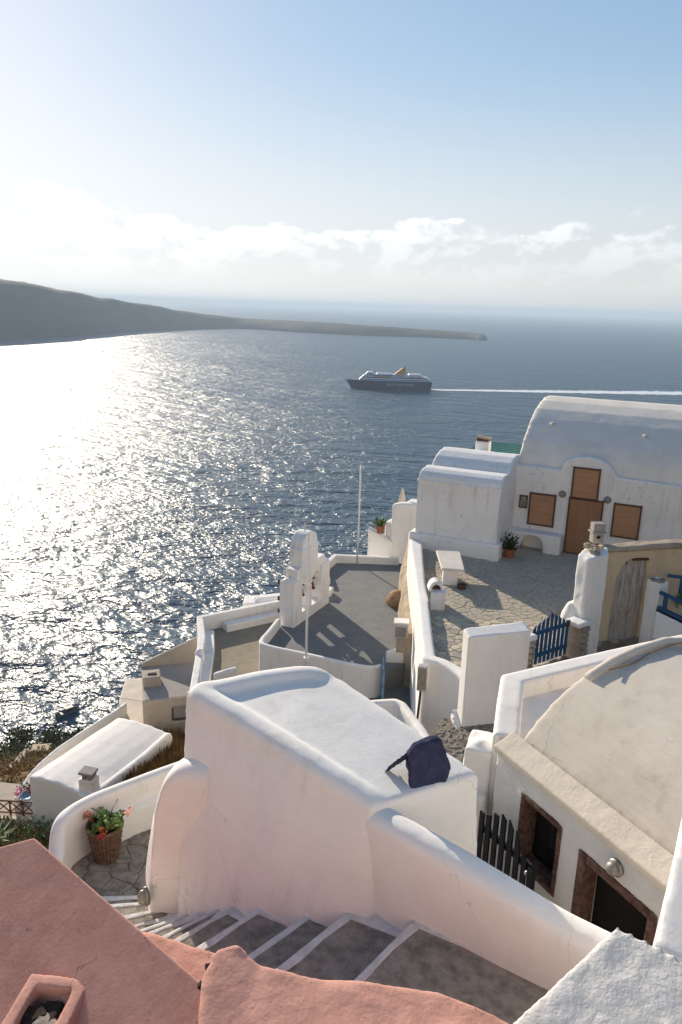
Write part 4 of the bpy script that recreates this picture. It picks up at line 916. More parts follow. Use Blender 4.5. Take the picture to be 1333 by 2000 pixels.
t = thing('flat_roof_house', (-20.8, 23, -18), 'low house with a flat cream roof squeezed behind the white vault', 'house')
MB().prism([(-22.6, 24.6), (-21.6, 25.2), (-18.9, 22.1), (-18.5, 21.1), (-20.4, 21.3)], -24, -17.0).build('wall', BAND, t, soft=(.07, 2, .03, .6))
MB().tube([(-20.55, 21.9, -17.2), (-20.55, 21.9, -16.1)], .018, 6).build('wire_post', BROWN, t); MB().tube([(-20.55, 21.9, -16.15), (-19.0, 22.6, -16.35)], .008, 5).build('wire', BROWN, t)
# white vaulted roof lower left
t = thing('lower_vault_house', (-17.5, 17.5, -17), 'white house with a smooth low vaulted roof and a stone-capped chimney', 'house')
mb = MB(); pr = [(-18.78, -21), (-18.78, -15.56), (-18.4, -15.47), (-17.9, -15.44), (-17.3, -15.47), (-16.8, -15.53), (-16.25, -15.64), (-16.22, -21)]
mb.extr([(a, 15.6 + (.0 if a < -17.5 else .1), z) for a, z in pr], (.1, 4.2, .10)); mb.build('vault', WHITE, t, soft=(.05, 8, .02, .9))
MB().wall([(-16.32, 16.2, -15.6), (-16.2, 18.2, -15.5), (-16.3, 19.9, -15.45)], .26, -20, .05).build('side_parapet', WHITE, t, soft=(.05, 3, .03, .6))
w_ = MB().box((-17.35, 15.74, -16.95), (.36, .1, .36)).build('window', GLASS, t); MB().box((-17.35, 15.69, -16.76), (.44, .06, .06)).build('lintel', BROWN, w_)
ch = MB().box((-16.62, 16.15, -15.55), (.52, .46, .7), .25).build('chimney', WHITE, t, soft=(.035, 2, .03, .3))
for i, (dx, dy, s) in enumerate(((-.10, 0, .26), (.12, .04, .24))): MB().box((-16.62 + dx, 16.15 + dy, -15.12), (.10, .40, .2), .25).build('stone', STONE, ch, bevel=.02)
MB().box((-16.62, 16.15, -14.99), (.50, .44, .09), .25, .05).build('cap_stone', GREYBEIGE, ch, bevel=.02)
mb = MB().wall(ease([(-19.9, 15.9, -17.0), (-20.3, 17.0, -16.75), (-20.42, 18.4, -16.55), (-20.4, 20.2, -16.5), (-20.36, 21.6, -16.48), (-20.45, 22.2, -16.5)], 5), .16, -21, .04)
tag(mb.build('boundary_wall', WHITE, soft=(.045, 2, .02, .5)), 'long narrow white boundary wall along the scrubby slope', 'wall')
# little café terrace with a timber railing
tag(MB().prism([(-21.5, 14.9), (-19.0, 15.2), (-18.7, 16.6), (-20.2, 17.2), (-21.9, 16.6)], -22, -17.38).build('terrace_deck', BEIGE), 'small stone terrace deck behind the timber railing', 'deck', kind='structure')
t = thing('timber_railing', (-19.6, 15.7, -17.3), 'red brown timber railing with crossed braces beside the white vault', 'railing')
A, B = Vector((-20.15, 15.35, -17.36)), Vector((-18.95, 15.85, -17.36))
def rbar(p, q, r, nm): MB().tube([p, q], r, 6).build(nm, WOODR, t)
up = Vector((0, 0, 1))
rbar(A + up * .58, B + up * .58, .035, 'top_rail'); rbar(A + up * .12, B + up * .12, .03, 'bottom_rail')
for s in (0, .35, .7, 1.0): q = A.lerp(B, s); rbar(q, q + up * .62, .035, 'post')
for s0, s1 in ((0, .35), (.35, .7), (.7, 1.0)):
    rbar(A.lerp(B, s0) + up * .14, A.lerp(B, s1) + up * .56, .022, 'brace'); rbar(A.lerp(B, s1) + up * .14, A.lerp(B, s0) + up * .56, .022, 'brace')
MB().box((A + B) / 2 + Vector((.05, -.1, -.02)), (1.3, .16, .06), math.atan2(B.y - A.y, B.x - A.x)).build('footboard', BAND, t)
mb = MB().box((-20.55, 15.1, -17.3), (.45, .45, 1.3), .3)
tag(mb.build('gate_post', WHITE, soft=(.04, 4, .03, .4)), 'stubby rounded white post at the end of the timber railing', 'post')
t = thing('flower_tub', (-19.75, 16.25, -17.38), 'tub of pink and purple flowers behind the timber railing', 'plant pot')
MB().lathe([(.18, 0), (.26, .34), (.28, .36), (.22, .36), (.01, .30)], (-19.75, 16.25, -17.38), 14).build('tub', BLUEP, t); b = MB(); bush(b, (-19.75, 16.25, -16.78), .32, 200, .10, .7); b.build('blossom', PETP, t)
b = MB(); bush(b, (-19.75, 16.25, -16.85), .28, 150, .10, .5); b.build('leaves', LEAFD, t)
t = thing('rubble_wall', (-19.2, 15.0, -18.2), 'rough grey stone wall below the timber railing', 'wall')
R = random.Random(11)
for i in range(7):
    for j in range(9):
        q = Vector((-20.0, 14.95, 0)).lerp(Vector((-18.6, 15.5, 0)), (j + .5 + .5 * (i % 2)) / 9.5)
        MB().box((q.x + R.uniform(-.03, .03), q.y + R.uniform(-.05, .03), -18.55 + i * .155), (.15 + R.uniform(-.03, .03), .2, .14), RAD(21) + R.uniform(-.1, .1), R.uniform(-.1, .1)).build('stone', (STONE, GREYBEIGE, ROUGHW)[R.randrange(3)], t, bevel=.03)
MB().prism([(-20.1, 14.98), (-18.5, 15.55), (-18.7, 16.1), (-20.3, 15.6)], -20, -17.45).build('core', TAN, t)
MB().wall([(-18.9, 15.0, -18.0), (-18.1, 15.75, -17.45), (-17.6, 16.1, -17.1)], .12, -19, .03).build('stair_string', WHITE)
s_ = bpy.data.objects['stair_string']; tag(s_, 'thin sloping white kerb climbing beside the shrubs', 'kerb')
tag(MB().tube([(-18.55, 14.95, -18.8), (-18.5, 15.0, -17.35)], .05, 8).build('wooden_stake', BAND), 'upright wooden stake among the plants below the railing', 'stake')
bank = MB().prism([(-14.2, 17.6), (-13.7, 18.4), (-16.9, 22.0), (-17.9, 21.1), (-16.3, 19.6), (-16.1, 17.0)], -22, [-15.3, -15.2, -16.7, -16.9, -16.3, -16.0]).build('earth_bank', EARTH, soft=(.15, 3, .2, .8))
tag(bank, 'steep dry earth bank beside the beige house', 'bank', kind='structure')
def bank_grass():
    A, B = MB(), MB(); R = random
    for _ in range(900):
        s, u = rnd(0, 1), rnd(0, 1)
        x = (-14.0 * (1 - s) + -17.2 * s) + (-2.0 + .9 * s) * u; y = (18.0 * (1 - s) + 21.6 * s) - .8 * u; z = -15.25 * (1 - s) - 16.8 * s - .55 * u * (1 - s) - .1 * u
        tuft(A if R.random() < .6 else B, (x, y, z), 7, rnd(.22, .55), .6, .10)
    tag(A.build('dry_grass', LEAFO), 'olive brown dry grass on the bank beside the beige house', 'grass', kind='stuff')
    tag(B.build('dry_grass', LEAFR), 'rusty dry grass on the bank beside the beige house', 'grass', kind='stuff')
bank_grass()
def garden():
    A, B = MB(), MB()
    for _ in range(240):
        x, y = rnd(-19.8, -16.2), rnd(12.2, 15.3)
        z = ground_z(x, y); s = rnd(.25, .6); bush(A if random.random() < .4 else B, (x, y, z + s * .4), s, 40, s * .35, .35, .8)
    tag(A.build('garden_scrub', LEAFP), 'green undergrowth below the small terrace', 'undergrowth', kind='stuff')
    tag(B.build('garden_scrub', LEAFO), 'brownish undergrowth below the small terrace', 'undergrowth', kind='stuff')
    for i, (x, y, hh, lab) in enumerate(((-18.3, 13.7, 1.15, 'spiky long-leaved plant below the small terrace, the taller of two'), (-19.1, 13.6, .85, 'spiky long-leaved plant below the small terrace, the shorter of two'))):
        t = thing('spiky_plant', (x, y, ground_z(x, y)), lab, 'plant'); b = MB()
        for _ in range(60):
            v = rdir(.0); p = Vector((x, y, ground_z(x, y) + hh * .25)); d = Vector((v.x, v.y, abs(v.z) + .5)).normalized(); L = hh * rnd(.5, .95); w = d.cross(Vector((0, 0, 1))).normalized() * .045
            m1 = p + d * L * .55; e = p + d * L * .9 + Vector((v.x, v.y, -.5)) * L * .22; b.raw([p - w, p + w, m1 + w * .9, m1 - w * .9, e], [(0, 1, 2, 3), (3, 2, 4)])
        b.build('leaves', LEAFP, t); MB().tube([(x, y, ground_z(x, y) - .3), (x, y, ground_z(x, y) + hh * .35)], [.12, .09], 8).build('trunk', BROWN, t)
garden()

# ================================================================== CREAM VAULTED HOUSE (right)
hs = thing('cream_vault_house', (-.5, 8, -7.3), 'cream rendered house with a broad low vault and dark stone-framed window and door', 'house')
Q0 = Vector((-1.67, 7.96, 0)); qe = dirv(-37.5); qg = dirv(52.5); QA = RAD(-37.5)
def vh(s, g, z): return Q0 + qe * s + qg * g + Vector((0, 0, z))
def vhbox(mb, s0, s1, g0, g1, z0, z1): mb.box(vh((s0 + s1) / 2, (g0 + g1) / 2, (z0 + z1) / 2), (s1 - s0, g1 - g0, z1 - z0), QA); return mb
GREYLIME = material('greyish lime plaster', (.70, .685, .66), (.63, .615, .59), 2.0, .9, .006, 26, (.48, .45, .41), .8, .5, .15, .02, 5)  # front wall plaster, a little greyer than the whitewash
mb = MB()
for s0, s1, z0, z1 in ((0, .52, -10.5, -4.97), (.5, 1.14, -10.5, -6.14), (.5, 1.14, -5.26, -4.97), (1.12, 1.43, -10.5, -4.97), (1.41, 2.41, -5.33, -4.97), (2.39, 3.6, -10.5, -4.97)): vhbox(mb, s0, s1, 0, .32, z0, z1)
mb.build('front_wall', GREYLIME, hs, soft=(.028, 2, .012, .5))
w_ = vhbox(MB(), .5, 1.14, .22, .25, -6.14, -5.26).build('window', GLASS, hs)
def frame(s0, s1, z0, z1, wd, par, sill=True):
    for a, b, c, d, nm in ((s0, s0 + wd, z0, z1, 'jamb'), (s1 - wd, s1, z0, z1, 'jamb'), (s0 + wd, s1 - wd, z1 - wd, z1, 'lintel')) + (((s0 + wd, s1 - wd, z0, z0 + wd, 'sill'),) if sill else ()):
        vhbox(MB(), a, b, -.012, .20, c, d).build(nm, REDST, par, bevel=.012)
frame(.49, 1.15, -6.15, -5.25, .06, w_)
d_ = vhbox(MB(), 1.40, 2.42, .32, .335, -7.4, -5.30).build('door', DARK, hs)  # no door leaf: black sheet painted as the shaded inside of the doorway
frame(1.41, 2.41, -7.3, -5.32, .10, d_, False)
# coping band, flat white ledge and gutter on the lane side, the vault itself
mb = MB(); mb.extr([vh(-.03, -.03, -5.02), vh(-.03, -.03, -4.93), vh(-.03, .25, -4.82), vh(-.03, .25, -5.02)], qe * 3.65); mb.build('coping', BAND, hs, bevel=.02, seg=3)
C0, C1, C2, C3 = Vector((-1.70, 8.0, 0)), Vector((-2.0, 9.45, 0)), Vector((-.35, 11.55, 0)), Vector((1.6, 10.2, 0))
mb = MB(); mb.prism([vh(.0, .34, 0)[:2], (-1.9, 9.3), (-.35, 11.5), (1.9, 10.0), vh(3.6, .34, 0)[:2]], -10.5, -4.98); mb.build('body', WHITE, hs)
mb = MB(); mb.wall([(-1.60, 8.1, -4.86), (-1.72, 8.7, -4.78), (-1.84, 9.36, -4.74), (-1.2, 10.2, -4.74), (-.25, 11.42, -4.74), (.4, 12.2, -4.74)], .32, -10.5, .05); mb.build('parapet', WHITE, hs, soft=(.028, 2, .01, .6))
mb = MB(); vp = [(.24, -5.2), (.24, -4.80), (.42, -4.60), (.6, -4.44), (.82, -4.29), (1.1, -4.15), (1.4, -4.05), (1.75, -3.98), (2.2, -3.95), (2.7, -4.0), (3.2, -4.14), (3.7, -4.4), (4.0, -4.8), (4.0, -5.2)]
mb.extr([vh(.16, g, z) for g, z in vp], qe * 3.6); mb.build('vault_roof', VAULT, hs, soft=(.03, 10, .010, 1.1))
mb = MB(); mb.wall([vh(.26, 1.05, -4.10), vh(.26, 1.4, -3.97), vh(.26, 1.8, -3.89), vh(.26, 2.3, -3.86), vh(.26, 3.0, -3.98), vh(.26, 3.6, -4.3)], .13, -4.7, .05); mb.build('vault_lip', VAULT, hs, soft=(.025, 4, .01, .5))
mb = MB(); mb.tube(ease([vh(.38, 1.25, -4.03), vh(.42, 1.6, -3.99), vh(.38, 2.0, -3.92), vh(.37, 2.6, -3.92), vh(.38, 3.1, -4.02)], 5), .011, 6); mb.build('cable', CORD, hs)
lp = vh(1.90, -.0, -5.17); o = MB().lathe([(.01, 0), (.085, 0), (.09, .03), (.075, .05)], lp, 18, -qg).build('door_lamp', METAL, hs, smooth=True)
MB().lathe([(.073, .04), (.068, .085), (.04, .115), (.01, .12)], lp, 18, -qg).build('lamp_glass', LAMPG, o, smooth=True)
# stub walls at the house corner
mb = MB(); mb.box((-1.93, 8.28, -5.75), (.34, .5, 1.25), .1); mb.lathe([(.17, -.3), (.19, 0), (.16, .2), (.08, .3), (.01, .32)], (-1.93, 8.2, -5.38), 12); mb.box((-1.86, 7.98, -6.3), (.22, .3, 1.4), .2)
tag(mb.build('stub_wall', WHITE, soft=(.03, 4, .03, .3)), 'small rounded white stub wall at the lane corner of the cream house', 'wall')
# dark picket gate
t = thing('garden_gate', (-1.4, 7.4, -7.3), 'near-black picket gate with a sloping top against the cream house', 'gate')
A, B = Vector((-1.72, 7.62, 0)), Vector((-1.02, 7.07, 0)); ra = math.atan2(B.y - A.y, B.x - A.x); tops = (-5.60, -5.55, -5.46, -5.41, -5.42, -5.50, -5.66)
for i, z in enumerate(tops):
    q = A.lerp(B, (i + .4) / 7); d = (B - A).normalized() * .037; n = Vector((d.y, -d.x, 0)).normalized() * .022
    sl = (tops[min(i + 1, 6)] - z) * .35 - .015
    MB().extr([q - d + up * -6.95, q + d + up * -6.95, q + d + up * (z + sl), q - d + up * (z - sl)], n).build('picket', NAVY, t)
def gbar(z0, z1): 
    p, q = A + up * z0, B + up * z1; dd = q - p; MB().box((p + q) / 2 + Vector((.02, .03, 0)), (dd.length, .035, .085), ra, -math.asin(dd.z / dd.length)).build('rail', NAVY, t)
gbar(-5.84, -5.74); gbar(-6.55, -6.5)
q = A.lerp(B, .92); MB().lathe([(.035, 0), (.04, .02), (.02, .03)], (q.x + .03, q.y - .03, -5.8), 10, (.7, -.7, 0)).build('latch', METAL, t)
MB().box(B + up * -6.3 + Vector((.03, -.03, 0)), (.07, .06, 1.2), ra).build('end_post', NAVY, t)

# ================================================================== THE ROUNDED WHITE STAIR HUT
t = thing('stair_hut', (-2.6, 5.3, -6), 'big rounded white plaster hut with a sunken sunlit roof beside the stairs', 'hut')
TOPP = [(-4.30, 5.52), (-2.90, 5.11), (-2.0, 4.94), (-1.37, 5.86), (-3.08, 6.60), (-3.50, 6.57)]; LOWP = [(-3.95, 4.76), (-2.90, 4.40), (-1.82, 4.50), (-1.15, 5.80), (-3.0, 6.8), (-3.7, 6.7)]
mb = MB(); mb.frustum(LOWP, -6.6, TOPP, [-3.76, -3.82, -3.92, -3.95, -3.81, -3.74])
mb.wall(ease([(-2.0, 5.06, -3.90), (-2.41, 5.12, -3.82), (-2.93, 5.24, -3.755), (-3.52, 5.40, -3.715), (-4.0, 5.52, -3.69), (-4.14, 5.60, -3.68), (-4.0, 5.76, -3.68), (-3.72, 6.14, -3.68), (-3.42, 6.43, -3.69), (-3.24, 6.52, -3.74), (-3.14, 6.55, -3.84)], 5), .27, -4.6, .11)
mb.build('body', WHITE, t, soft=(.024, 10, .012, .8))
# indigo stone chimney cowl on the hut
t = thing('chimney_cowl', (-1.65, 5.1, -3.7), 'dark indigo stone slabs propped together as a chimney cowl on the hut roof', 'chimney')
cy = dirv(40); cx = dirv(-50)
def cw(x, y, z): return Vector((-1.72, 5.34, -3.76)) + cx * x + cy * y + up * z
mb = MB(); mb.extr([(-1.796, 5.316, -3.952), (-1.675, 5.421, -3.952), (-1.575, 5.591, -3.952), (-1.553, 5.633, -3.825), (-1.654, 5.633, -3.593), (-1.691, 5.643, -3.577), (-1.833, 5.448, -3.593), (-1.860, 5.379, -3.656)], cx * -.075); mb.build('slab', PURP, t, soft=(.013, 5, .018, .10))
mb = MB(); mb.extr([(-2.103, 5.390, -3.910), (-2.039, 5.453, -3.868), (-1.902, 5.633, -3.825), (-1.754, 5.675, -3.614), (-1.818, 5.495, -3.593), (-1.881, 5.390, -3.625), (-2.007, 5.336, -3.751)], up * -.06 + cx * -.03); mb.build('slab', PURP, t, soft=(.013, 5, .018, .10))
mb = MB(); mb.box((-1.88, 5.50, -3.80), (.14, .05, .16), RAD(-50)); mb.build('back_stone', SOIL, t, bevel=.01)
# lower rounded wall at the foot of the hut, with a bulkhead lamp
mb = MB(); mb.wall(ease([(-3.8, 5.36, -4.32), (-4.12, 5.34, -4.36), (-4.34, 5.30, -4.55), (-4.47, 5.25, -4.90), (-4.54, 5.20, -5.35), (-4.58, 5.16, -5.85)], 6), .40, -8, .14)
tag(mb.build('buttress', WHITE, soft=(.022, 14, .012, .5)), 'rounded white buttress at the foot of the hut', 'buttress')
t = thing('bulkhead_lamp', (-4.40, 4.92, -5.8), 'oval glass bulkhead lamp on the white buttress above the steps', 'lamp')
ln_ = Vector((-.45, -.89, 0)); lp = Vector((-4.44, 5.0, -5.86))
M_ = MB().lathe([(.01, 0), (.085, 0), (.09, .03), (.075, .04)], (0, 0, 0), 18).build('backplate', METAL, t, smooth=True)
G_2 = MB().lathe([(.073, .03), (.068, .07), (.04, .10), (.005, .105)], (0, 0, 0), 18).build('glass', LAMPG, t, smooth=True)
mt = Matrix.Translation(lp) @ ln_.to_track_quat('Z', 'Y').to_matrix().to_4x4() @ Matrix.Diagonal((.78, 1.25, 1, 1))
for o in (M_, G_2): o.matrix_parent_inverse = Matrix.Identity(4); o.matrix_basis = t.matrix_world.inverted() @ mt
# stair parapet
mb = MB(); mb.wall(ease([(-2.5, 5.35, -4.05), (-2.15, 5.12, -3.99), (-1.92, 5.01, -3.97), (-1.62, 4.93, -3.98), (-1.2, 4.86, -4.02), (-.8, 4.80, -4.08), (-.42, 4.76, -4.15), (.0, 4.72, -4.19), (.5, 4.65, -4.2)], 4), .27, -8, .11)
tag(mb.build('stair_parapet', WHITE, soft=(.024, 8, .012, .7)), 'sloping white parapet running along the top of the grey steps', 'parapet')

# ================================================================== STEPS
st = thing('stone_stair', (-2.5, 4.2, -6), 'grey stone steps with white painted edges winding down past the hut', 'stairs')
NO = [((-1.55, 4.66), (-1.95, 3.1), -4.70), ((-2.12, 4.66), (-2.62, 3.1), -4.87), ((-2.47, 4.66), (-3.0, 3.3), -5.04), ((-2.97, 4.66), (-3.5, 3.4), -5.21), ((-3.30, 4.68), (-3.85, 3.55), -5.38),
      ((-3.50, 4.70), (-4.05, 3.75), -5.52), ((-3.68, 4.74), (-4.3, 3.95), -5.66), ((-3.86, 4.78), (-4.5, 4.1), -5.80), ((-4.05, 4.84), (-4.75, 4.25), -5.95), ((-4.30, 4.95), (-5.1, 4.45), -6.10), ((-4.52, 5.1), (-5.5, 4.7), -6.25), ((-4.62, 5.35), (-5.75, 4.95), -6.42)]
prev = ((.6, 4.6), (.6, 3.0))
for i, (p, q, z) in enumerate(NO):
    a = [(prev[0][0] + .08, prev[0][1] + .3), (p[0] + .08, p[1] + .3), q, prev[1]]
    stp = MB().prism(a, z - .9, z).build('step', STEP, st, bevel=.01)
    d = Vector((prev[0][0] - p[0], prev[0][1] - p[1])).normalized(); w = .05 if i < 4 else .04
    f0 = -.02; pe = Vector(p) + Vector((.08, .3)); P4 = [pe - d * .018, Vector(q) - d * .018, Vector(q) + d * w, pe + d * w]
    nb = MB(); n_ = 7
    for j in range(n_):
        s0, s1 = j / n_, (j + 1) / n_
        e = [P4[0].lerp(P4[1], s0), P4[0].lerp(P4[1], s1), P4[3].lerp(P4[2], s1) + d * rnd(-.018, .022), P4[3].lerp(P4[2], s0) + d * rnd(-.018, .022)]
        if j == 0: base = [e]
        else: base.append(e)
    fr = [e[0] for e in base] + [base[-1][1]]; bk = [base[0][3]] + [e[2] for e in base]
    nb.prism([(v.x, v.y) for v in fr] + [(v.x, v.y) for v in reversed(bk)], z - .17, z + .007); nb.build('white_edge', COPING, stp, bevel=.012)
    # plaster fillet against the wall
    MB().prism([(prev[0][0] + .06, prev[0][1] + .3), (p[0] + .06, p[1] + .3), (p[0] + .02, p[1] + .06), (prev[0][0] - .02, prev[0][1] + .07 + rnd(-.02, .02))], z - .05, z + .012).build('wall_fillet', COPING, stp, bevel=.006)
    prev = (p, q)
# landing with irregular flagstones
LP = [(-4.5, 5.05), (-5.75, 4.6), (-6.35, 5.4), (-6.2, 6.2), (-5.5, 7.4), (-4.2, 6.6), (-4.2, 5.4)]
land = tag(MB().prism(LP, -9.5, -6.63).build('landing', GROUT), 'small stone-flagged landing holding the flower basket', 'landing', kind='structure')
for s, c in crazy_paving(LP, .24, .8, .008, 8):
    V, F = slab(c, s, -6.6, rnd(-.008, .008)); MB().raw(V, F).build('flagstone', STEP, land)
mb = MB(); mb.wall(ease([(-5.45, 4.75, -6.28), (-5.80, 5.02, -6.22), (-6.02, 5.28, -6.1), (-6.16, 5.48, -5.93), (-6.20, 5.72, -5.9), (-6.10, 6.10, -5.9), (-5.86, 6.62, -5.9), (-5.60, 7.16, -5.9), (-5.3, 7.8, -5.9)], 5), .17, -10, .07)
mb.wall([(-6.10, 5.98, -6.2), (-5.82, 6.58, -6.2), (-5.52, 7.2, -6.2)], .2, -10, .06)
tag(mb.build('landing_parapet', WHITE, soft=(.022, 7, .012, .5)), 'low rounded white parapet curving round the flower basket landing', 'parapet')
# flower basket
t = thing('flower_basket', (-5.86, 5.9, -6.6), 'woven cane basket planted with red and coral geraniums on the landing', 'plant pot')
bc = Vector((-5.86, 5.90, -6.6)); nr = 14
bm_ = MB()
for k in range(26):                                                  # upright canes
    a = k * 2 * math.pi / 26; r0, r1 = .140, .200; bm_.tube([bc + Vector((math.cos(a) * r0, math.sin(a) * r0, 0)), bc + Vector((math.cos(a) * r1, math.sin(a) * r1, .44))], .013, 5)
for i in range(nr):                                                  # woven weft rings
    z = .015 + i * .031; r = .140 + .06 * z / .44; ring = [bc + Vector((math.cos(a) * (r + .010 * (1 if (k + i) % 2 else -1)), math.sin(a) * (r + .010 * (1 if (k + i) % 2 else -1)), z)) for k, a in ((k, k * 2 * math.pi / 26) for k in range(27))]
    bm_.tube(ring, .014, 5)
bm_.build('basketwork', WICKER, t)
MB().tube([bc + Vector((math.cos(k * .2244) * .206, math.sin(k * .2244) * .206, .45)) for k in range(29)], .02, 8).build('rim', WICKER, t)
MB().lathe([(.11, .0), (.175, .40), (.11, .41), (.01, .415)], bc, 18).build('soil', SOIL, t)
lv = MB(); sm = MB(); fl = {PETR: MB(), PETO: MB()}
R = random.Random(4)
def geranium_leaf(p, n, r):
    n = n.normalized(); a = n.cross(Vector((.3, .2, 1))).normalized(); b = n.cross(a); V = [p + n * r * .12]
    for k in range(9):
        an = k * 2 * math.pi / 9; rr = r * (1 if k % 2 else .82); V.append(p + (a * math.cos(an) + b * math.sin(an)) * rr)
    lv.raw(V, [(0, 1 + k, 1 + (k + 1) % 9) for k in range(9)])
for k in range(22):
    a = R.uniform(0, 6.28); rr = R.uniform(.02, .15); base = bc + Vector((math.cos(a) * rr, math.sin(a) * rr, .40)); tip = base + Vector((math.cos(a) * R.uniform(.02, .14), math.sin(a) * R.uniform(.02, .14), R.uniform(.08, .30)))
    sm.tube([base, base.lerp(tip, .5) + Vector((.02, 0, .02)), tip], [.009, .007, .005], 5)
    for _ in range(9): geranium_leaf(base.lerp(tip, R.uniform(.25, 1)) + Vector((R.uniform(-.06, .06), R.uniform(-.06, .06), R.uniform(-.03, .04))), Vector((R.uniform(-1, 1), R.uniform(-1, .6), 1)), R.uniform(.018, .034))
def bloom(p, m, r):
    for _ in range(34):
        v = Vector((R.uniform(-1, 1), R.uniform(-1, 1), R.uniform(-.4, 1))).normalized(); q = p + v * r * R.uniform(.5, 1); leaf(fl[m], q, v + Vector((R.uniform(-.6, .6),) * 3), r * .6, .9)
for off, m, r in (((-.16, -.12, .60), PETR, .045), ((.28, .12, .66), PETO, .045), ((.10, -.14, .50), PETO, .04), ((.12, -.19, .45), PETR, .038)):
    p = bc + Vector(off); sm.tube([bc + Vector((off[0] * .4, off[1] * .4, .4)), p.lerp(bc, .25) + up * .1, p], .006, 5); bloom(p, m, r)
sm.tube([bc + Vector((.05, .05, .4)), bc + Vector((.03, .1, .6)), bc + Vector((.1, .14, .76))], .006, 5); sm.tube([bc + Vector((-.02, .1, .44)), bc + Vector((-.2, .02, .60)), bc + Vector((-.3, -.02, .63))], .006, 5)
lv.build('leaves', LEAFG, t); sm.build('stems', STEMM, t); fl[PETR].build('red_blooms', PETR, t); fl[PETO].build('coral_blooms', PETO, t)
# white trough walls by the sunken alley
mb = MB(); mb.wall([(-7.3, 16.3, -10.02), (-6.35, 16.98, -10.0), (-6.1, 16.9, -10.0), (-5.1, 15.82, -10.0), (-4.7, 15.2, -10.0)], .24, -13.5, .06); mb.prism([(-7.3, 16.2), (-6.2, 16.8), (-5.0, 15.6), (-5.6, 14.6)], -13.5, -10.55)
tag(mb.build('trough_wall', WHITE, soft=(.045, 4, .02, .5)), 'angled white trough wall wedged between the hut roof and the curved courtyard wall', 'wall')

# ================================================================== FOREGROUND WALLS
def tilted(poly, ref, nrm, k, z0): return [z0 - k * max(0, (Vector(p) - Vector(ref)).dot(Vector(nrm))) for p in poly]
RL = [(-4.40, 3.66), (-4.68, 3.54), (-6.2, 2.9), (-5.4, 1.2), (-2.0, 1.2), (-2.14, 3.10)]
t = thing('rose_roof', (-4, 2.5, -6), 'dusky rose painted sloping roof with a straight ridge', 'roof')
mb = MB(); mb.prism(RL, -9, tilted(RL, (-4.40, 3.66), (-.241, -.971), .62, -4.2)); mb.build('slope', PINK, t, bevel=.025, seg=4)
vc = Vector((-3.33, 2.72, 0)); zr = -4.2 - .62 * ((vc.xy - Vector((-4.4, 3.66))).dot(Vector((-.241, -.971))))
mb = MB()
for dx, dy, sx, sy in ((-.17, 0, .09, .46), (.17, 0, .09, .46), (0, .2, .42, .09), (0, -.2, .42, .09)): mb.box((vc.x + dx * math.cos(RAD(20)) - dy * math.sin(RAD(20)), vc.y + dx * math.sin(RAD(20)) + dy * math.cos(RAD(20)), zr - .02), (sx, sy, .36), RAD(20))
mb.build('vent_stack', PINK, t, soft=(.016, 6, .012, .3))
for i in range(6): MB().box((vc.x + rnd(-.09, .09), vc.y + rnd(-.10, .06), zr + .06 + rnd(0, .02)), (rnd(.12, .18), rnd(.12, .18), .07), rnd(0, 3), rnd(-.2, .2)).build('stone', STEP if i % 3 == 0 else SOIL, t, bevel=.02)
RC = [(-2.27, 3.00), (-2.29, 3.18), (-2.20, 3.27), (-2.02, 3.25), (-1.71, 3.33), (-1.42, 3.45), (-.99, 3.60), (-.56, 3.61), (-.1, 3.54), (-.1, 2.2), (-1.8, 2.2)]
mb = MB(); mb.prism(RC, -9, [-3.91, -3.89, -3.88, -3.94, -3.96, -3.96, -3.97, -3.98, -4.0, -4.02, -4.0])
tag(mb.build('salmon_parapet', PINKL, soft=(.02, 8, .025, .35)), 'worn salmon pink parapet top along the near side of the steps', 'parapet')
tag(MB().prism([(-3.6, 3.95), (-2.84, 4.06), (-2.55, 3.5), (-3.3, 3.2)], -8, -4.99).build('salmon_ledge', PINKL, soft=(.03, 3, .02, .4)), 'lower salmon pink ledge between the rose roof and the steps', 'ledge')
mb = MB()
for _ in range(40):
    s = rnd(0, 1); mb.box((-2.275 + rnd(-.03, .02) + .02 * s, 3.0 + .22 * s, -3.96 - rnd(0, .12)), (rnd(.02, .045), rnd(.02, .045), rnd(.015, .035)), rnd(0, 3), rnd(0, 1), rnd(0, 1))
tag(mb.build('crumbled_edge', SOIL, bpy.data.objects['salmon_parapet']), kind='stuff')
RW = [(-.05, 3.75), (-.50, 3.10), (-1.1, 2.2), (1.6, 1.9), (1.6, 3.30), (.30, 3.66)]
mb = MB(); mb.prism(RW, -9, tilted(RW, (-.05, 3.75), (-.24, -.97), .42, -3.2))
tag(mb.build('rough_white_coping', ROUGHW, soft=(.018, 12, .018, .22)), 'rough cracked white wall top with a pointed corner above the steps', 'wall')
RS = [(.145, 3.94), (.235, 4.97), (.30, 5.6), (1.8, 5.5), (1.8, 3.7)]
mb = MB(); mb.prism(RS, -9, tilted(RS, (.30, 5.6), (-.1, -.995), .32, -2.9))
tag(mb.build('side_wall', WHITE, soft=(.025, 8, .01, .5)), 'smooth white wall end rising past the door of the cream house', 'wall')

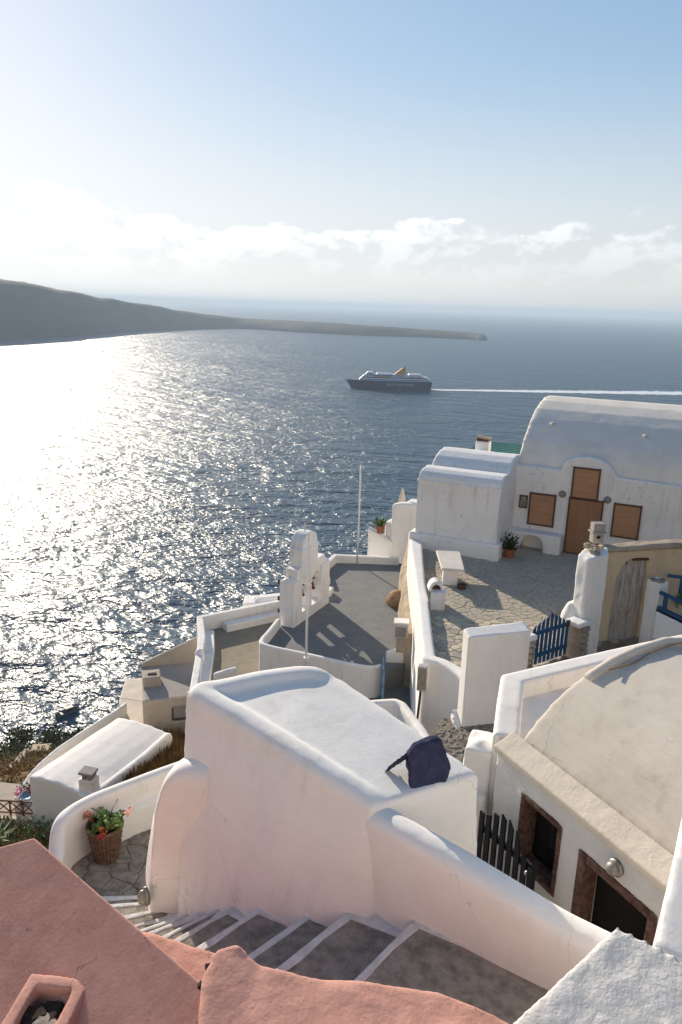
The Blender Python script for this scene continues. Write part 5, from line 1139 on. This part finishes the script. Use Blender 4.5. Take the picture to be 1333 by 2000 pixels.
# ================================================================== UNSEEN HOUSES ADDED BEHIND THE VIEWPOINT TO BOUNCE SUN ONTO SHADED WALLS
for i, (x, y, w, dp, zt, az, lab) in enumerate(((-11.5, -8.0, 6.0, 5, .8, 33, 'added unseen white cube house up the slope beside the rose roof'), (-3.0, -10.0, 6.5, 5, 2.4, 30, 'added unseen white cube house directly up the slope behind the stairs'),
        (5.0, -9.5, 7.0, 5, 4.2, 20, 'added unseen broad white house up the slope behind the rough white wall'), (-16.5, -1.0, 6.0, 5, .4, 38, 'added unseen low white house at the seaward end of the upper row'), (-8.0, -17.5, 9.0, 5, 7.4, 30, 'added unseen long white house in the highest row'),
        (4.5, -18.0, 9.0, 5, 8.6, 25, 'added unseen tallest white house in the highest row'), (13.0, -4.5, 7.0, 6, 5.5, 10, 'added unseen white house at the landward end of the upper row'))):
    t = thing('added_house', (x, y, -7), lab, 'house', 'unseen white houses added behind the viewpoint to bounce sunlight'); rz = RAD(az); fx = Vector((math.cos(rz), math.sin(rz), 0)); fy = Vector((-math.sin(rz), math.cos(rz), 0))
    c = Vector((x, y, 0)); MB().box(c + up * (zt - 12) / 2, (w, dp, zt + 12), rz).build('wall', WHITE, t, bevel=.1, seg=3)
    MB().box(c + up * (zt + .08), (w + .1, dp + .1, .16), rz).build('roof_edge', WHITE, t, bevel=.05)
    dr = MB().box(c + fy * (dp / 2 + .02) + up * (zt - 2.9), (1.0, .08, 2.1), rz).build('door', BLUE, t); MB().box(c + fy * (dp / 2 + .08) + fx * .38 + up * (zt - 2.9), (.05, .06, .16), rz).build('handle', METAL, dr)
    for sx in (-1, 1):
        wd = MB().box(c + fx * sx * w * .3 + fy * (dp / 2 + .02) + up * (zt - 1.9), (.8, .06, 1.0), rz).build('window', GLASS, t); MB().box(c + fx * sx * w * .3 + fy * (dp / 2 + .05) + up * (zt - 2.45), (1.0, .16, .08), rz).build('sill', WHITE, wd)

# ================================================================== SEA HAZE
hz = MB().box((0, 0, (SEA - 16 + 85) / 2), (2 * E_ + 400, 2 * E_ + 400, 85 - SEA + 16)).build('haze', WHITE)
hm = bpy.data.materials.new('sea haze'); hm.use_nodes = True; t_ = hm.node_tree; t_.nodes.clear()
pv = N(t_, 'ShaderNodeVolumePrincipled'); pv.inputs['Color'].default_value = (.58, .70, .82, 1); pv.inputs['Density'].default_value = .00012; pv.inputs['Anisotropy'].default_value = .1
ot = N(t_, 'ShaderNodeOutputMaterial'); t_.links.new(pv.outputs[0], ot.inputs['Volume'])
hz.data.materials.clear(); hz.data.materials.append(hm); tag(hz, 'pale sea haze filling the air', 'haze', kind='stuff')
